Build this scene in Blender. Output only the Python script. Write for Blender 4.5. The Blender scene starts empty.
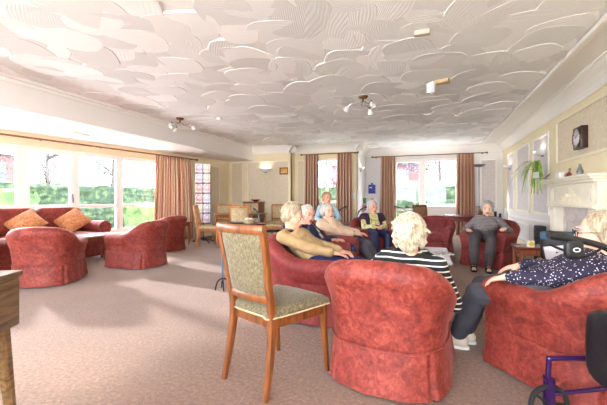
import bpy, bmesh, math, random
from mathutils import Vector, Matrix, noise
random.seed(7)
PI = math.pi
sc = bpy.context.scene
COL = sc.collection
F = 345.0; CX = 303.5; HY = 199.0; H = 1.10
TH = math.atan(124.5/F); CT = math.cos(TH); ST = math.sin(TH)
def c2w(r, d): return (r*CT-d*ST, r*ST+d*CT)
def yaw(fr, fd):
    x, y = c2w(fr, fd); return math.atan2(-x, y)
def at(px, py, d):
    x, y = c2w((px-CX)/F*d, d); return Vector((x, y, H-(py-HY)/F*d))
def atz(px, py, z):
    return at(px, py, (H-z)*F/(py-HY))
def lin(c):
    return tuple(((v/255)/12.92 if v/255 <= .04045 else ((v/255+.055)/1.055)**2.4) for v in c)+(1,)
# ---------------------------------------------------------------- materials
def newmat(name):
    m = bpy.data.materials.new(name); m.use_nodes = True
    nt = m.node_tree; b = nt.nodes['Principled BSDF']; return m, nt, b
def N(nt, t, **k):
    n = nt.nodes.new(t)
    for a, v in k.items():
        if a in n.inputs.keys(): n.inputs[a].default_value = v
        else: setattr(n, a, v)
    return n
def ramp(nt, stops, interp='LINEAR'):
    r = nt.nodes.new('ShaderNodeValToRGB'); e = r.color_ramp.elements
    r.color_ramp.interpolation = interp
    e[0].position, e[0].color = stops[0]; e[1].position, e[1].color = stops[-1]
    for p, c in stops[1:-1]:
        q = e.new(p); q.color = c
    return r
def coords(nt, scale=(1, 1, 1), rot=(0, 0, 0)):
    t = nt.nodes.new('ShaderNodeTexCoord'); m = nt.nodes.new('ShaderNodeMapping')
    m.inputs['Scale'].default_value = scale; m.inputs['Rotation'].default_value = rot
    nt.links.new(t.outputs['Object'], m.inputs['Vector']); return m
def bump(nt, b, src, strength=.3, dist=.01):
    n = N(nt, 'ShaderNodeBump'); n.inputs['Strength'].default_value = strength; n.inputs['Distance'].default_value = dist
    nt.links.new(src, n.inputs['Height']); nt.links.new(n.outputs[0], b.inputs['Normal'])
def plain(name, c, rough=.6, metal=0, var=0, scale=8, bmp=0, bscale=60, sheen=0, coat=0):
    m, nt, b = newmat(name)
    b.inputs['Base Color'].default_value = lin(c); b.inputs['Roughness'].default_value = rough; b.inputs['Metallic'].default_value = metal
    if sheen: b.inputs['Sheen Weight'].default_value = sheen; b.inputs['Sheen Roughness'].default_value = .4
    if coat: b.inputs['Coat Weight'].default_value = coat
    co = coords(nt)
    if var:
        n = N(nt, 'ShaderNodeTexNoise', Scale=scale, Detail=5.0)
        nt.links.new(co.outputs[0], n.inputs['Vector'])
        r = ramp(nt, [(.3, lin([max(0, v*(1-var)) for v in c])), (.7, lin([min(255, v*(1+var)) for v in c]))])
        nt.links.new(n.outputs['Fac'], r.inputs[0]); nt.links.new(r.outputs[0], b.inputs['Base Color'])
    if bmp:
        n2 = N(nt, 'ShaderNodeTexNoise', Scale=bscale, Detail=3.0)
        nt.links.new(co.outputs[0], n2.inputs['Vector']); bump(nt, b, n2.outputs['Fac'], bmp, .01)
    return m
def noisemat(name, stops, scale, rough=.8, stretch=(1, 1, 1), detail=5, bmp=.2, bscale=None, sheen=0, dist=0):
    m, nt, b = newmat(name); co = coords(nt, stretch)
    n = N(nt, 'ShaderNodeTexNoise', Scale=scale, Detail=float(detail), Distortion=float(dist)); nt.links.new(co.outputs[0], n.inputs['Vector'])
    r = ramp(nt, [(p, lin(c)) for p, c in stops]); nt.links.new(n.outputs['Fac'], r.inputs[0])
    nt.links.new(r.outputs[0], b.inputs['Base Color']); b.inputs['Roughness'].default_value = rough
    if sheen: b.inputs['Sheen Weight'].default_value = sheen; b.inputs['Sheen Roughness'].default_value = .35
    src = n.outputs['Fac']
    if bscale:
        n2 = N(nt, 'ShaderNodeTexNoise', Scale=bscale, Detail=3.0); nt.links.new(co.outputs[0], n2.inputs['Vector']); src = n2.outputs['Fac']
    if bmp: bump(nt, b, src, bmp, .01)
    return m
def wood(name, c, axis='Z', rough=.4, contrast=.3):
    s = {'X': (1, 9, 9), 'Y': (9, 1, 9), 'Z': (9, 9, 1)}[axis]
    m, nt, b = newmat(name); co = coords(nt, s)
    n = N(nt, 'ShaderNodeTexNoise', Scale=5.0, Detail=6.0, Distortion=.6); nt.links.new(co.outputs[0], n.inputs['Vector'])
    r = ramp(nt, [(.3, lin([v*(1-contrast) for v in c])), (.5, lin(c)), (.72, lin([min(255, v*(1+contrast*.5)) for v in c]))])
    nt.links.new(n.outputs['Fac'], r.inputs[0]); nt.links.new(r.outputs[0], b.inputs['Base Color'])
    b.inputs['Roughness'].default_value = rough; b.inputs['Coat Weight'].default_value = .25
    bump(nt, b, n.outputs['Fac'], .08, .004); return m
def velvet(name, dark, mid, light):
    m, nt, b = newmat(name); co = coords(nt)
    n = N(nt, 'ShaderNodeTexNoise', Scale=9.0, Detail=8.0, Roughness=.7, Distortion=.7); nt.links.new(co.outputs[0], n.inputs['Vector'])
    n3 = N(nt, 'ShaderNodeTexNoise', Scale=34.0, Detail=5.0, Roughness=.7, Distortion=.6); nt.links.new(co.outputs[0], n3.inputs['Vector'])
    mx = N(nt, 'ShaderNodeMix', data_type='FLOAT'); mx.inputs[0].default_value = .5
    nt.links.new(n.outputs['Fac'], mx.inputs[2]); nt.links.new(n3.outputs['Fac'], mx.inputs[3])
    r = ramp(nt, [(.33, lin(dark)), (.5, lin(mid)), (.68, lin(light))]); nt.links.new(mx.outputs[0], r.inputs[0])
    nt.links.new(r.outputs[0], b.inputs['Base Color']); b.inputs['Roughness'].default_value = .62
    b.inputs['Sheen Weight'].default_value = .25; b.inputs['Sheen Roughness'].default_value = .3
    b.inputs['Sheen Tint'].default_value = lin((255, 170, 160))
    bump(nt, b, mx.outputs[0], .5, .012); return m
def stripes(name, base, line, axis='Z', freq=20, width=.3, rough=.85, warp=.5):
    m, nt, b = newmat(name); co = coords(nt)
    w = N(nt, 'ShaderNodeTexWave', wave_type='BANDS', bands_direction=axis, Scale=freq, Distortion=warp, Detail=2.0)
    w.inputs['Detail Scale'].default_value = 1.5
    nt.links.new(co.outputs[0], w.inputs['Vector'])
    r = ramp(nt, [(1-width-.06, lin(base)), (1-width+.02, lin(line))]); nt.links.new(w.outputs['Fac'], r.inputs[0])
    nt.links.new(r.outputs[0], b.inputs['Base Color']); b.inputs['Roughness'].default_value = rough
    return m
def speckle(name, base, dot, scale=70, size=.28, rough=.8, dot2=None):
    m, nt, b = newmat(name); co = coords(nt)
    v = N(nt, 'ShaderNodeTexVoronoi', Scale=scale); nt.links.new(co.outputs[0], v.inputs['Vector'])
    r = ramp(nt, [(size, lin(dot)), (size+.05, lin(base))]); nt.links.new(v.outputs['Distance'], r.inputs[0])
    nt.links.new(r.outputs[0], b.inputs['Base Color']); b.inputs['Roughness'].default_value = rough
    return m
M = {}
M['velvet'] = velvet('crushed_red_velvet', (74, 20, 17), (134, 47, 37), (174, 84, 68))
M['velvet_pink'] = velvet('smooth_red_velvet', (94, 24, 26), (130, 40, 40), (160, 66, 62))
M['cream'] = plain('cream_wall_paint', (238, 224, 190), .85, var=.015, scale=3, bmp=.05, bscale=80)
M['whitewall'] = plain('cool_white_paint', (226, 224, 222), .8, bmp=.04)
M['trim'] = plain('white_gloss_paint', (240, 236, 230), .45)
M['creamtrim'] = plain('cream_gloss_paint', (244, 232, 204), .5)
M['plaster'] = plain('white_soffit_paint', (240, 234, 228), .85, var=.012, scale=2)
M['beampaint'] = plain('beam_white_paint', (236, 232, 228), .85)
M['upvc'] = plain('white_window_frame_plastic', (242, 236, 230), .3)
M['brass'] = plain('aged_brass', (120, 90, 50), .4, .8)
M['chrome'] = plain('chrome', (200, 205, 210), .2, 1)
M['greymetal'] = plain('grey_metal', (120, 126, 134), .4, .7)
M['blackmetal'] = plain('black_metal', (28, 28, 32), .5, .3)
M['blackplastic'] = plain('black_plastic', (24, 24, 28), .5, var=.1)
M['rubber'] = plain('black_rubber', (22, 22, 24), .8, bmp=.2)
M['purple'] = plain('purple_metallic_paint', (58, 26, 84), .3, .4, coat=.5)
M['vinyl'] = plain('black_vinyl', (30, 31, 34), .35, bmp=.35, bscale=25)
M['white'] = plain('white_plastic', (235, 235, 232), .45)
M['glassglobe'] = plain('frosted_glass', (235, 235, 235), .25)
M['oak'] = wood('honey_beech_wood', (124, 70, 32), 'Z', .35, .3)
M['oaklit'] = wood('lit_honey_beech', (186, 118, 60), 'Z', .35, .25)  # same honey beech, with the rear chairs' brighter lighting put into its colour
M['oakx'] = wood('honey_beech_wood_across', (136, 80, 36), 'X', .35, .3)
M['walnut'] = wood('warm_walnut_wood', (124, 94, 58), 'X', .4, .4)
M['mahog'] = wood('dark_mahogany_wood', (112, 34, 32), 'X', .25, .3)
M['brownwood'] = wood('mid_brown_wood', (140, 76, 48), 'Z', .35, .3)
M['weave'] = noisemat('olive_beige_weave', [(.3, (86, 76, 54)), (.5, (112, 100, 74)), (.7, (138, 126, 97))], 110, .95, (1, 1, .5), 4, .4, None, .3, .5)
M['weavedull'] = noisemat('beige_weave', [(.35, (180, 158, 118)), (.65, (214, 194, 156))], 30, .95, detail=4, bmp=.2)
M['brownleather'] = plain('tan_leather', (150, 106, 74), .5, var=.08)
M['cushion'] = noisemat('gold_paisley_fabric', [(.35, (130, 66, 44)), (.48, (172, 104, 64)), (.55, (192, 138, 86)), (.65, (148, 78, 50))], 16, .9, detail=2, bmp=.1, dist=2.5)
M['seatpad'] = plain('pale_grey_laminate', (206, 204, 214), .25, coat=.3)
M['marble'] = noisemat('pale_marble', [(.35, (204, 190, 184)), (.6, (226, 216, 212)), (.7, (210, 194, 188))], 5, .5, detail=6, bmp=0, dist=1)
M['mantel'] = plain('ivory_mantel_paint', (236, 228, 208), .5, var=.02, scale=5)
M['skin'] = plain('fair_skin', (226, 168, 140), .5, var=.05, scale=25)
M['skinpale'] = plain('pale_skin', (234, 186, 162), .5, var=.05, scale=25)
for k in ('skin', 'skinpale'):
    b = M[k].node_tree.nodes['Principled BSDF']; b.inputs['Subsurface Weight'].default_value = .12; b.inputs['Subsurface Radius'].default_value = (.02, .008, .004)
M['lips'] = plain('lip_colour', (176, 90, 84), .5)
M['eyewhite'] = plain('eye_white', (225, 222, 215), .2)
M['iris'] = plain('eye_dark', (52, 44, 42), .2)
def hairmat(name, c, d):
    return noisemat(name, [(.3, d), (.55, c), (.75, tuple(min(255, v+18) for v in c))], 9, .6, (6, 6, 1.6), 6, .8, None, .3, 1.2)
M['hairwhite'] = hairmat('white_hair', (204, 196, 188), (142, 132, 120))
M['haircream'] = hairmat('cream_white_hair', (198, 182, 156), (136, 116, 90))
M['hairgrey'] = hairmat('grey_hair', (172, 168, 164), (104, 98, 96))
M['hairash'] = hairmat('ash_blond_hair', (182, 164, 136), (124, 102, 76))
M['hairbrown'] = hairmat('light_brown_hair', (186, 146, 108), (130, 90, 60))
# carpet
m, nt, b = newmat('pinkish_brown_carpet'); co = coords(nt)
n1 = N(nt, 'ShaderNodeTexNoise', Scale=1.1, Detail=4.0); n2 = N(nt, 'ShaderNodeTexNoise', Scale=42.0, Detail=6.0, Roughness=.75)
n3 = N(nt, 'ShaderNodeTexNoise', Scale=170.0, Detail=3.0)
for n in (n1, n2, n3): nt.links.new(co.outputs[0], n.inputs['Vector'])
r1 = ramp(nt, [(.3, lin((80, 50, 33))), (.5, lin((122, 85, 61))), (.7, lin((166, 124, 97)))])
mx = N(nt, 'ShaderNodeMix', data_type='FLOAT'); mx.inputs[0].default_value = .3
nt.links.new(n2.outputs['Fac'], mx.inputs[2]); nt.links.new(n1.outputs['Fac'], mx.inputs[3])
nt.links.new(mx.outputs[0], r1.inputs[0]); nt.links.new(r1.outputs[0], b.inputs['Base Color'])
b.inputs['Roughness'].default_value = .95; b.inputs['Sheen Weight'].default_value = .25
bump(nt, b, n3.outputs['Fac'], .6, .01); M['carpet'] = m
# wallpaper damask
def damask(name, a, c, d, scale=9):
    m, nt, b = newmat(name); co = coords(nt)
    n = N(nt, 'ShaderNodeTexNoise', Scale=float(scale), Detail=4.0, Distortion=2.2); v = N(nt, 'ShaderNodeTexVoronoi', Scale=scale*2.2)
    for q in (n, v): nt.links.new(co.outputs[0], q.inputs['Vector'])
    mx = N(nt, 'ShaderNodeMix', data_type='FLOAT'); mx.inputs[0].default_value = .45
    nt.links.new(n.outputs['Fac'], mx.inputs[2]); nt.links.new(v.outputs['Distance'], mx.inputs[3])
    r = ramp(nt, [(.3, lin(a)), (.46, lin(c)), (.6, lin(d))]); nt.links.new(mx.outputs[0], r.inputs[0])
    nt.links.new(r.outputs[0], b.inputs['Base Color']); b.inputs['Roughness'].default_value = .75; return m
M['damask'] = damask('beige_damask_wallpaper', (214, 198, 170), (221, 206, 180), (228, 215, 192), 14)
M['damaskgrey'] = damask('lilac_grey_damask_wallpaper', (200, 190, 188), (208, 200, 198), (217, 210, 208), 14)
# combed ceiling plaster
m, nt, b = newmat('combed_artex_plaster')
uv = N(nt, 'ShaderNodeUVMap'); sp = N(nt, 'ShaderNodeSeparateXYZ'); nt.links.new(uv.outputs[0], sp.inputs[0])
mu = N(nt, 'ShaderNodeMath', operation='MULTIPLY'); mu.inputs[1].default_value = 300; nt.links.new(sp.outputs[0], mu.inputs[0])
sn = N(nt, 'ShaderNodeMath', operation='SINE'); nt.links.new(mu.outputs[0], sn.inputs[0])
bump(nt, b, sn.outputs[0], .22, .003)
r = ramp(nt, [(0, lin((224, 223, 221))), (1, lin((252, 251, 250)))]); nt.links.new(sp.outputs[1], r.inputs[0]); nt.links.new(r.outputs[0], b.inputs['Base Color'])  # per-patch tone paints the comb grooves' self-shadow into the plaster colour
b.inputs['Roughness'].default_value = .8; M['artex'] = m
# glass
m = bpy.data.materials.new('window_glass'); m.use_nodes = True; nt = m.node_tree
for n in list(nt.nodes):
    if n.type != 'OUTPUT_MATERIAL': nt.nodes.remove(n)
t = N(nt, 'ShaderNodeBsdfTransparent'); g = N(nt, 'ShaderNodeBsdfGlossy', Roughness=.02); mx = N(nt, 'ShaderNodeMixShader'); mx.inputs[0].default_value = .025
t.inputs[0].default_value = (.95, .97, 1, 1)
nt.links.new(t.outputs[0], mx.inputs[1]); nt.links.new(g.outputs[0], mx.inputs[2]); nt.links.new(mx.outputs[0], nt.nodes['Material Output'].inputs[0]); M['glass'] = m
# curtain: vertical salmon / cream stripes with small motif (uses UV so stripes follow the cloth)
def curtainmat(name, cols, freq):
    m, nt, b = newmat(name); uv = N(nt, 'ShaderNodeUVMap'); mp = N(nt, 'ShaderNodeMapping'); nt.links.new(uv.outputs[0], mp.inputs[0])
    sp = N(nt, 'ShaderNodeSeparateXYZ'); nt.links.new(mp.outputs[0], sp.inputs[0])
    mu = N(nt, 'ShaderNodeMath', operation='MULTIPLY'); mu.inputs[1].default_value = freq; nt.links.new(sp.outputs[0], mu.inputs[0])
    fr = N(nt, 'ShaderNodeMath', operation='FRACT'); nt.links.new(mu.outputs[0], fr.inputs[0])
    k = len(cols); r = ramp(nt, [(i/k, lin(c)) for i, c in enumerate(cols)], 'CONSTANT'); nt.links.new(fr.outputs[0], r.inputs[0])
    n = N(nt, 'ShaderNodeTexNoise', Scale=22.0, Detail=3.0); nt.links.new(uv.outputs[0], n.inputs['Vector'])
    mx = N(nt, 'ShaderNodeMix', data_type='RGBA', blend_type='OVERLAY'); mx.inputs[0].default_value = .35
    nt.links.new(r.outputs[0], mx.inputs[6]); nt.links.new(n.outputs['Fac'], mx.inputs[7])
    nt.links.new(mx.outputs[2], b.inputs['Base Color']); b.inputs['Roughness'].default_value = .8; b.inputs['Sheen Weight'].default_value = .2
    return m
M['curtain_rose'] = curtainmat('rose_striped_curtain', [(188, 120, 96), (226, 192, 156), (202, 146, 118), (232, 208, 176)], 5.3)
M['curtain_rust'] = curtainmat('rust_striped_curtain', [(166, 92, 62), (228, 204, 176), (146, 80, 58), (216, 170, 132), (120, 92, 76)], 6.1)
# foliage
M['hedge'] = noisemat('clipped_hedge', [(.3, (18, 34, 22)), (.5, (40, 58, 38)), (.7, (80, 94, 60))], 6, .9, bmp=.6)
M['leaf'] = noisemat('tree_leaf', [(.3, (40, 62, 32)), (.7, (84, 108, 54))], 3, .8, bmp=0)
M['hazeleaf'] = noisemat('haze_washed_leaf', [(.3, (66, 80, 80)), (.7, (112, 126, 122))], 3, .8, bmp=0)  # leaf colour washed out to imitate outdoor haze
M['blossom'] = noisemat('pink_white_blossom', [(.3, (84, 70, 90)), (.7, (130, 120, 136))], 5, .8, bmp=0)
M['bark'] = plain('grey_bark', (84, 74, 72), .9, var=.2, bmp=.4)
M['grass'] = noisemat('lawn', [(.3, (60, 88, 42)), (.7, (92, 120, 62))], 6, .95, bmp=.3)
M['patio_bounce'] = plain('pale_bounce_paving', (232, 228, 222), .9, var=.08, scale=3)  # paving made extra pale so it bounces light up to the ceiling
M['spider'] = noisemat('spider_plant_leaf', [(.35, (104, 140, 54)), (.6, (168, 190, 96))], 8, .5, bmp=0)

# ---------------------------------------------------------------- mesh helpers
def BM(): return bmesh.new()
def link(name, bm, mat, parent=None, smooth=True, loc=None):
    me = bpy.data.meshes.new(name); bmesh.ops.recalc_face_normals(bm, faces=bm.faces); bm.to_mesh(me); bm.free()
    for mm in (mat if isinstance(mat, (list, tuple)) else [mat]): me.materials.append(mm)
    if smooth:
        for p in me.polygons: p.use_smooth = True
        try: me.set_sharp_from_angle(angle=math.radians(40))
        except Exception: pass
    o = bpy.data.objects.new(name, me); COL.objects.link(o)
    if parent: o.parent = parent
    if loc: o.location = loc
    return o
def tag(o, label, cat, group=None):
    o['label'] = label; o['category'] = cat
    if group: o['group'] = group
    return o
def thing(name, label, cat, loc=(0, 0, 0), rz=0, group=None):
    o = bpy.data.objects.new(name, None); COL.objects.link(o); o.location = loc; o.rotation_euler = (0, 0, rz); o.empty_display_size = .1
    return tag(o, label, cat, group)
def struct(name, bm, mat, smooth=False, loc=None):
    o = link(name, bm, mat, None, smooth, loc); o['kind'] = 'structure'; return o
def dup(root, loc=None, rz=None, label=None, group=None):
    r = root.copy(); COL.objects.link(r)
    if loc is not None: r.location = loc
    if rz is not None: r.rotation_euler = (0, 0, rz)
    if label: r['label'] = label
    if group: r['group'] = group
    def rec(a, bb):
        for ch in list(a.children):
            c = ch.copy(); COL.objects.link(c); c.parent = bb; rec(ch, c)
    rec(root, r); return r
def box(bm, lo, hi, bev=0, mtx=None, seg=2):
    lo = Vector(lo); hi = Vector(hi); c = (lo+hi)/2; s = hi-lo
    r = bmesh.ops.create_cube(bm, size=1, matrix=Matrix.Translation(c) @ Matrix.Diagonal((s.x, s.y, s.z, 1)))
    vs = r['verts']
    if bev:
        es = list({e for v in vs for e in v.link_edges})
        rr = bmesh.ops.bevel(bm, geom=es, offset=min(bev, min(s)*.45), segments=seg, affect='EDGES', profile=.5)
        vs = list({v for f in rr['faces'] for v in f.verts} | {v for v in vs if v.is_valid})
    if mtx: bmesh.ops.transform(bm, matrix=mtx, verts=vs)
    return vs
def rings(bm, rs, cap=True, closed=True, loop=False):
    vv = [[bm.verts.new(p) for p in r] for r in rs]
    n = len(vv[0]); k = len(vv)
    for i in range(k if loop else k-1):
        a, b = vv[i], vv[(i+1) % k]
        for j in range(n if closed else n-1):
            q = (j+1) % n
            bm.faces.new((a[j], a[q], b[q], b[j]))
    if cap and closed and not loop:
        bm.faces.new(list(reversed(vv[0]))); bm.faces.new(vv[-1])
    return vv
def frame_axes(t, side=None):
    t = t.normalized()
    if side is None: side = Vector((0, 0, 1)) if abs(t.z) < .9 else Vector((1, 0, 0))
    u = (side - t*side.dot(t)); u.normalize(); return u, t.cross(u)
def tube(bm, pts, r, n=8, su=1, sv=1, side=None, closed=False):
    pts = [Vector(p) for p in pts]; k = len(pts); rr = r if isinstance(r, (list, tuple)) else [r]*k; out = []
    u = None
    for i, p in enumerate(pts):
        a = pts[max(i-1, 0)] if not closed else pts[i-1]; b = pts[min(i+1, k-1)] if not closed else pts[(i+1) % k]
        u, v = frame_axes(b-a, u if u is not None else side)
        out.append([p+u*math.cos(2*PI*j/n)*rr[i]*su+v*math.sin(2*PI*j/n)*rr[i]*sv for j in range(n)])
    rings(bm, out, loop=closed)
def bezier(p, n=12):
    p = [Vector(q) for q in p]; k = len(p); out = []
    for i in range(k-1):
        p0, p1, p2, p3 = p[max(i-1, 0)], p[i], p[i+1], p[min(i+2, k-1)]
        for j in range(n):
            t = j/n; out.append(.5*((2*p1)+(p2-p0)*t+(2*p0-5*p1+4*p2-p3)*t*t+(3*p1-p0-3*p2+p3)*t**3))
    return out+[p[-1]]
def rbar(bm, pts, w, d, side=(1, 0, 0), rad=.3):
    """rounded rectangular bar: w along side, d across; lists allowed"""
    pts = [Vector(p) for p in pts]; k = len(pts); out = []
    ws = w if isinstance(w, (list, tuple)) else [w]*k; ds = d if isinstance(d, (list, tuple)) else [d]*k
    u = Vector(side)
    for i, p in enumerate(pts):
        t = pts[min(i+1, k-1)]-pts[max(i-1, 0)]; u, v = frame_axes(t, Vector(side)); a = ws[i]/2; b = ds[i]/2; c = min(a, b)*rad
        sec = [(a, b-c), (a-c, b), (-a+c, b), (-a, b-c), (-a, -b+c), (-a+c, -b), (a-c, -b), (a, -b+c)]
        out.append([p+u*x+v*y for x, y in sec])
    rings(bm, out)
def lathe(bm, prof, c=(0, 0, 0), n=20, mtx=None):
    c = Vector(c); rs = []
    for r, z in prof:
        rs.append([Vector((max(r, .0004)*math.cos(2*PI*j/n), max(r, .0004)*math.sin(2*PI*j/n), z)) for j in range(n)])
    if mtx: rs = [[mtx @ p for p in q] for q in rs]
    rings(bm, [[c+p for p in q] for q in rs])
def sell(bm, c, r, e=1.0, e2=None, n=20, k=12, mtx=None):
    """superellipsoid; e<1 boxy"""
    e2 = e if e2 is None else e2; c = Vector(c)
    f = lambda v, q: math.copysign(abs(v)**q, v); rs = []
    for i in range(k+1):
        a = -PI/2+PI*i/k; a = max(-PI/2+.02, min(PI/2-.02, a)); rs.append([])
        for j in range(n):
            b = 2*PI*j/n
            p = Vector((r[0]*f(math.cos(a), e)*f(math.cos(b), e2), r[1]*f(math.cos(a), e)*f(math.sin(b), e2), r[2]*f(math.sin(a), e)))
            if mtx: p = mtx @ p
            rs[-1].append(c+p)
    rings(bm, rs)
def prism(bm, poly, z0, z1):
    rings(bm, [[(x, y, z0) for x, y in poly], [(x, y, z1) for x, y in poly]])
def cone(bm, p1, r1, p2, r2, sw=1.0, side=None, n=14):
    """capsule with two radii, widened by sw along side"""
    p1 = Vector(p1); p2 = Vector(p2); t = p2-p1
    if t.length < 1e-4: t = Vector((0, 0, 1e-4))
    u, v = frame_axes(t, Vector(side) if side is not None else None); tn = t.normalized(); out = []
    for a in (-88, -60, -30, 0):
        a = math.radians(a); out.append([p1+tn*math.sin(a)*r1+(u*math.cos(2*PI*j/n)*sw+v*math.sin(2*PI*j/n))*r1*math.cos(a) for j in range(n)])
    for a in (0, 30, 60, 88):
        a = math.radians(a); out.append([p2+tn*math.sin(a)*r2+(u*math.cos(2*PI*j/n)*sw+v*math.sin(2*PI*j/n))*r2*math.cos(a) for j in range(n)])
    rings(bm, out)
def fuse(name, bm, mat, parent, voxel=.007, smooth=4, wr=0, wscale=9, cut=None, thick=0):
    """melt overlapping volumes into one continuous skin"""
    me = bpy.data.meshes.new('t'); bmesh.ops.recalc_face_normals(bm, faces=bm.faces); bm.to_mesh(me); bm.free()
    o = bpy.data.objects.new('t', me); COL.objects.link(o)
    r = o.modifiers.new('r', 'REMESH'); r.mode = 'VOXEL'; r.voxel_size = voxel; r.adaptivity = 0
    if smooth:
        s = o.modifiers.new('s', 'SMOOTH'); s.factor = .5; s.iterations = smooth
    dg = bpy.context.evaluated_depsgraph_get(); dg.update()
    me2 = bpy.data.meshes.new_from_object(o.evaluated_get(dg)); bpy.data.objects.remove(o); bpy.data.meshes.remove(me)
    if wr:
        ns = [v.normal.copy() for v in me2.vertices]
        for v, nn in zip(me2.vertices, ns):
            q = v.co*wscale
            v.co += nn*wr*(noise.noise(q)+.5*noise.noise(q*2.3))
    if cut:
        b2 = bmesh.new(); b2.from_mesh(me2)
        bmesh.ops.delete(b2, geom=[f for f in b2.faces if cut(f.calc_center_median())], context='FACES')
        b2.to_mesh(me2); b2.free()
    me2.name = name
    me2.materials.clear()
    for mm in (mat if isinstance(mat, (list, tuple)) else [mat]): me2.materials.append(mm)
    for p in me2.polygons: p.use_smooth = True
    ob = bpy.data.objects.new(name, me2); COL.objects.link(ob); ob.parent = parent
    if thick:
        s = ob.modifiers.new('th', 'SOLIDIFY'); s.thickness = thick; s.offset = 1
    return ob
# ================================================================= ROOM
CZ = 2.72; SZ = 2.305; RX = 2.05; BX = -5.13
YA, YB, YC = 9.6, 9.92, 11.4; XAB = -3.87; XBC = -1.94; Y0 = -1.6
def wdir(px):
    c = (px-CX)/F; return c*CT-ST, c*ST+CT
def onX(px, X): a, b = wdir(px); return X*b/a
def onY(px, Y): a, b = wdir(px); return Y*a/b
WS = .158; WX0 = -6.95; WY0 = 3.7
def wallx(Y): return WX0+WS*(Y-WY0)
WANG = -math.atan(WS); WM = Matrix.Translation((WX0, WY0, 0)) @ Matrix.Rotation(WANG, 4, 'Z')   # local x into room, y along the wall
def onW(px):
    a, b = wdir(px); d = (WX0-WS*WY0)/(a-WS*b); return (WM.inverted() @ Vector((a*d, b*d, 0))).y
SEND = (WM.inverted() @ Vector((wallx(YA), YA, 0))).y; SSTART = (WM.inverted() @ Vector((wallx(Y0), Y0, 0))).y
# floor
bm = BM(); prism(bm, [(wallx(Y0)-.1, Y0), (RX+.1, Y0), (RX+.1, YC+.1), (XBC-.1, YC+.1), (XBC-.1, YB+.1), (XAB-.1, YB+.1), (XAB-.1, YA+.1), (wallx(YA)-.1, YA+.1)], -.1, 0)
struct('floor', bm, M['carpet'])
# ceiling: slab with overlapping combed plaster fans
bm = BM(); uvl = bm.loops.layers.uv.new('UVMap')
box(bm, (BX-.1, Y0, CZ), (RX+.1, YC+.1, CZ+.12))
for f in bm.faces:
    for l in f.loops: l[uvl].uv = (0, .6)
rnd = random.Random(11); y = Y0+.1; row = 0
while y < YC-.2:
    x = BX+.05+(.2 if row % 2 else 0)
    while x < 1.45:
        cx = x+rnd.uniform(-.15, .15); cy = y+rnd.uniform(-.13, .13); rad = rnd.uniform(.24, .34); cx = min(cx, 1.42-rad); cx = max(cx, BX+.08+rad*.9); cy = min(cy, (YA if cx < XAB-.3 else YB if cx < XBC-.3 else YC)-.62)
        ta = rnd.uniform(0, 2*PI); tl = rnd.uniform(.004, .02); z0 = CZ-.01-rnd.uniform(0, .008); shade_tone = rnd.random()**.75
        dx, dy = math.cos(ta)*tl, math.sin(ta)*tl; hub = Vector((cx-math.cos(ta)*rad*1.1, cy-math.sin(ta)*rad*1.1, 0))
        sx = rnd.uniform(.8, 1.25)
        vb = []; vt = []; n = 28
        for j in range(n):
            a = 2*PI*j/n; k_ = (abs(math.cos(a))**3+abs(math.sin(a))**3)**(-1/3)*.93; px_, py_ = math.cos(a)*rad*sx*k_, math.sin(a)*rad/sx*k_
            q = px_*math.cos(ta)-py_*math.sin(ta); w = px_*math.sin(ta)+py_*math.cos(ta)
            vb.append(bm.verts.new((cx+q, cy+w, min(CZ+.01, z0-(q*dx+w*dy)-.004)))); vt.append(bm.verts.new((cx+q*1.09, cy+w*1.09, CZ+.012)))
        fs = [bm.faces.new(vb)]
        for j in range(n): fs.append(bm.faces.new((vb[j], vb[(j+1) % n], vt[(j+1) % n], vt[j])))
        for f in fs:
            for l in f.loops: l[uvl].uv = ((Vector((l.vert.co.x, l.vert.co.y, 0))-hub).length, shade_tone)
        x += .36
    y += .31; row += 1
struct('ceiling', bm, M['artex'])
# lowered soffit / beam on the window side
bm = BM(); prism(bm, [(wallx(Y0)-.1, Y0), (BX, Y0), (BX, YA), (wallx(YA)-.1, YA)], SZ, CZ+.12); struct('ceiling_beam', bm, M['beampaint'])
bm = BM(); prism(bm, [(wallx(Y0)-.1, Y0), (BX-.002, Y0), (BX-.002, YA), (wallx(YA)-.1, YA)], SZ-.006, SZ-.001); struct('ceiling_soffit', bm, M['plaster'])
bm = BM(); box(bm, (BX, Y0, CZ-.05), (BX+.05, YA, CZ), .008); box(bm, (BX, Y0, CZ-.1), (BX+.02, YA, CZ-.05), .005); struct('trim_1', bm, M['trim'])
def wall(name, p0, p1, z0, z1, mat, t=.12, holes=()):
    """vertical wall from p0 to p1, outer side to the left of p0->p1; holes (s0,s1,z0,z1)"""
    p0 = Vector((*p0, 0)); p1 = Vector((*p1, 0)); L = (p1-p0).length; u = (p1-p0)/L; n = Vector((-u.y, u.x, 0))
    mt = Matrix(((u.x, n.x, 0, p0.x), (u.y, n.y, 0, p0.y), (0, 0, 1, 0), (0, 0, 0, 1))); bm = BM()
    ss = sorted({0, L} | {h[0] for h in holes} | {h[1] for h in holes}); zz = sorted({z0, z1} | {h[2] for h in holes} | {h[3] for h in holes})
    for i in range(len(ss)-1):
        for j in range(len(zz)-1):
            a, b, c, d = ss[i], ss[i+1], zz[j], zz[j+1]; ms = (a+b)/2; mz = (c+d)/2
            if any(h[0] < ms < h[1] and h[2] < mz < h[3] for h in holes): continue
            box(bm, (a, 0, c), (b, t, d), mtx=mt)
    bmesh.ops.remove_doubles(bm, verts=bm.verts, dist=.0005)
    return struct(name, bm, mat), mt
# ---- right wall
wall('wall_right', (RX, YC), (RX, Y0), -.05, CZ, M['cream'])
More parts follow.
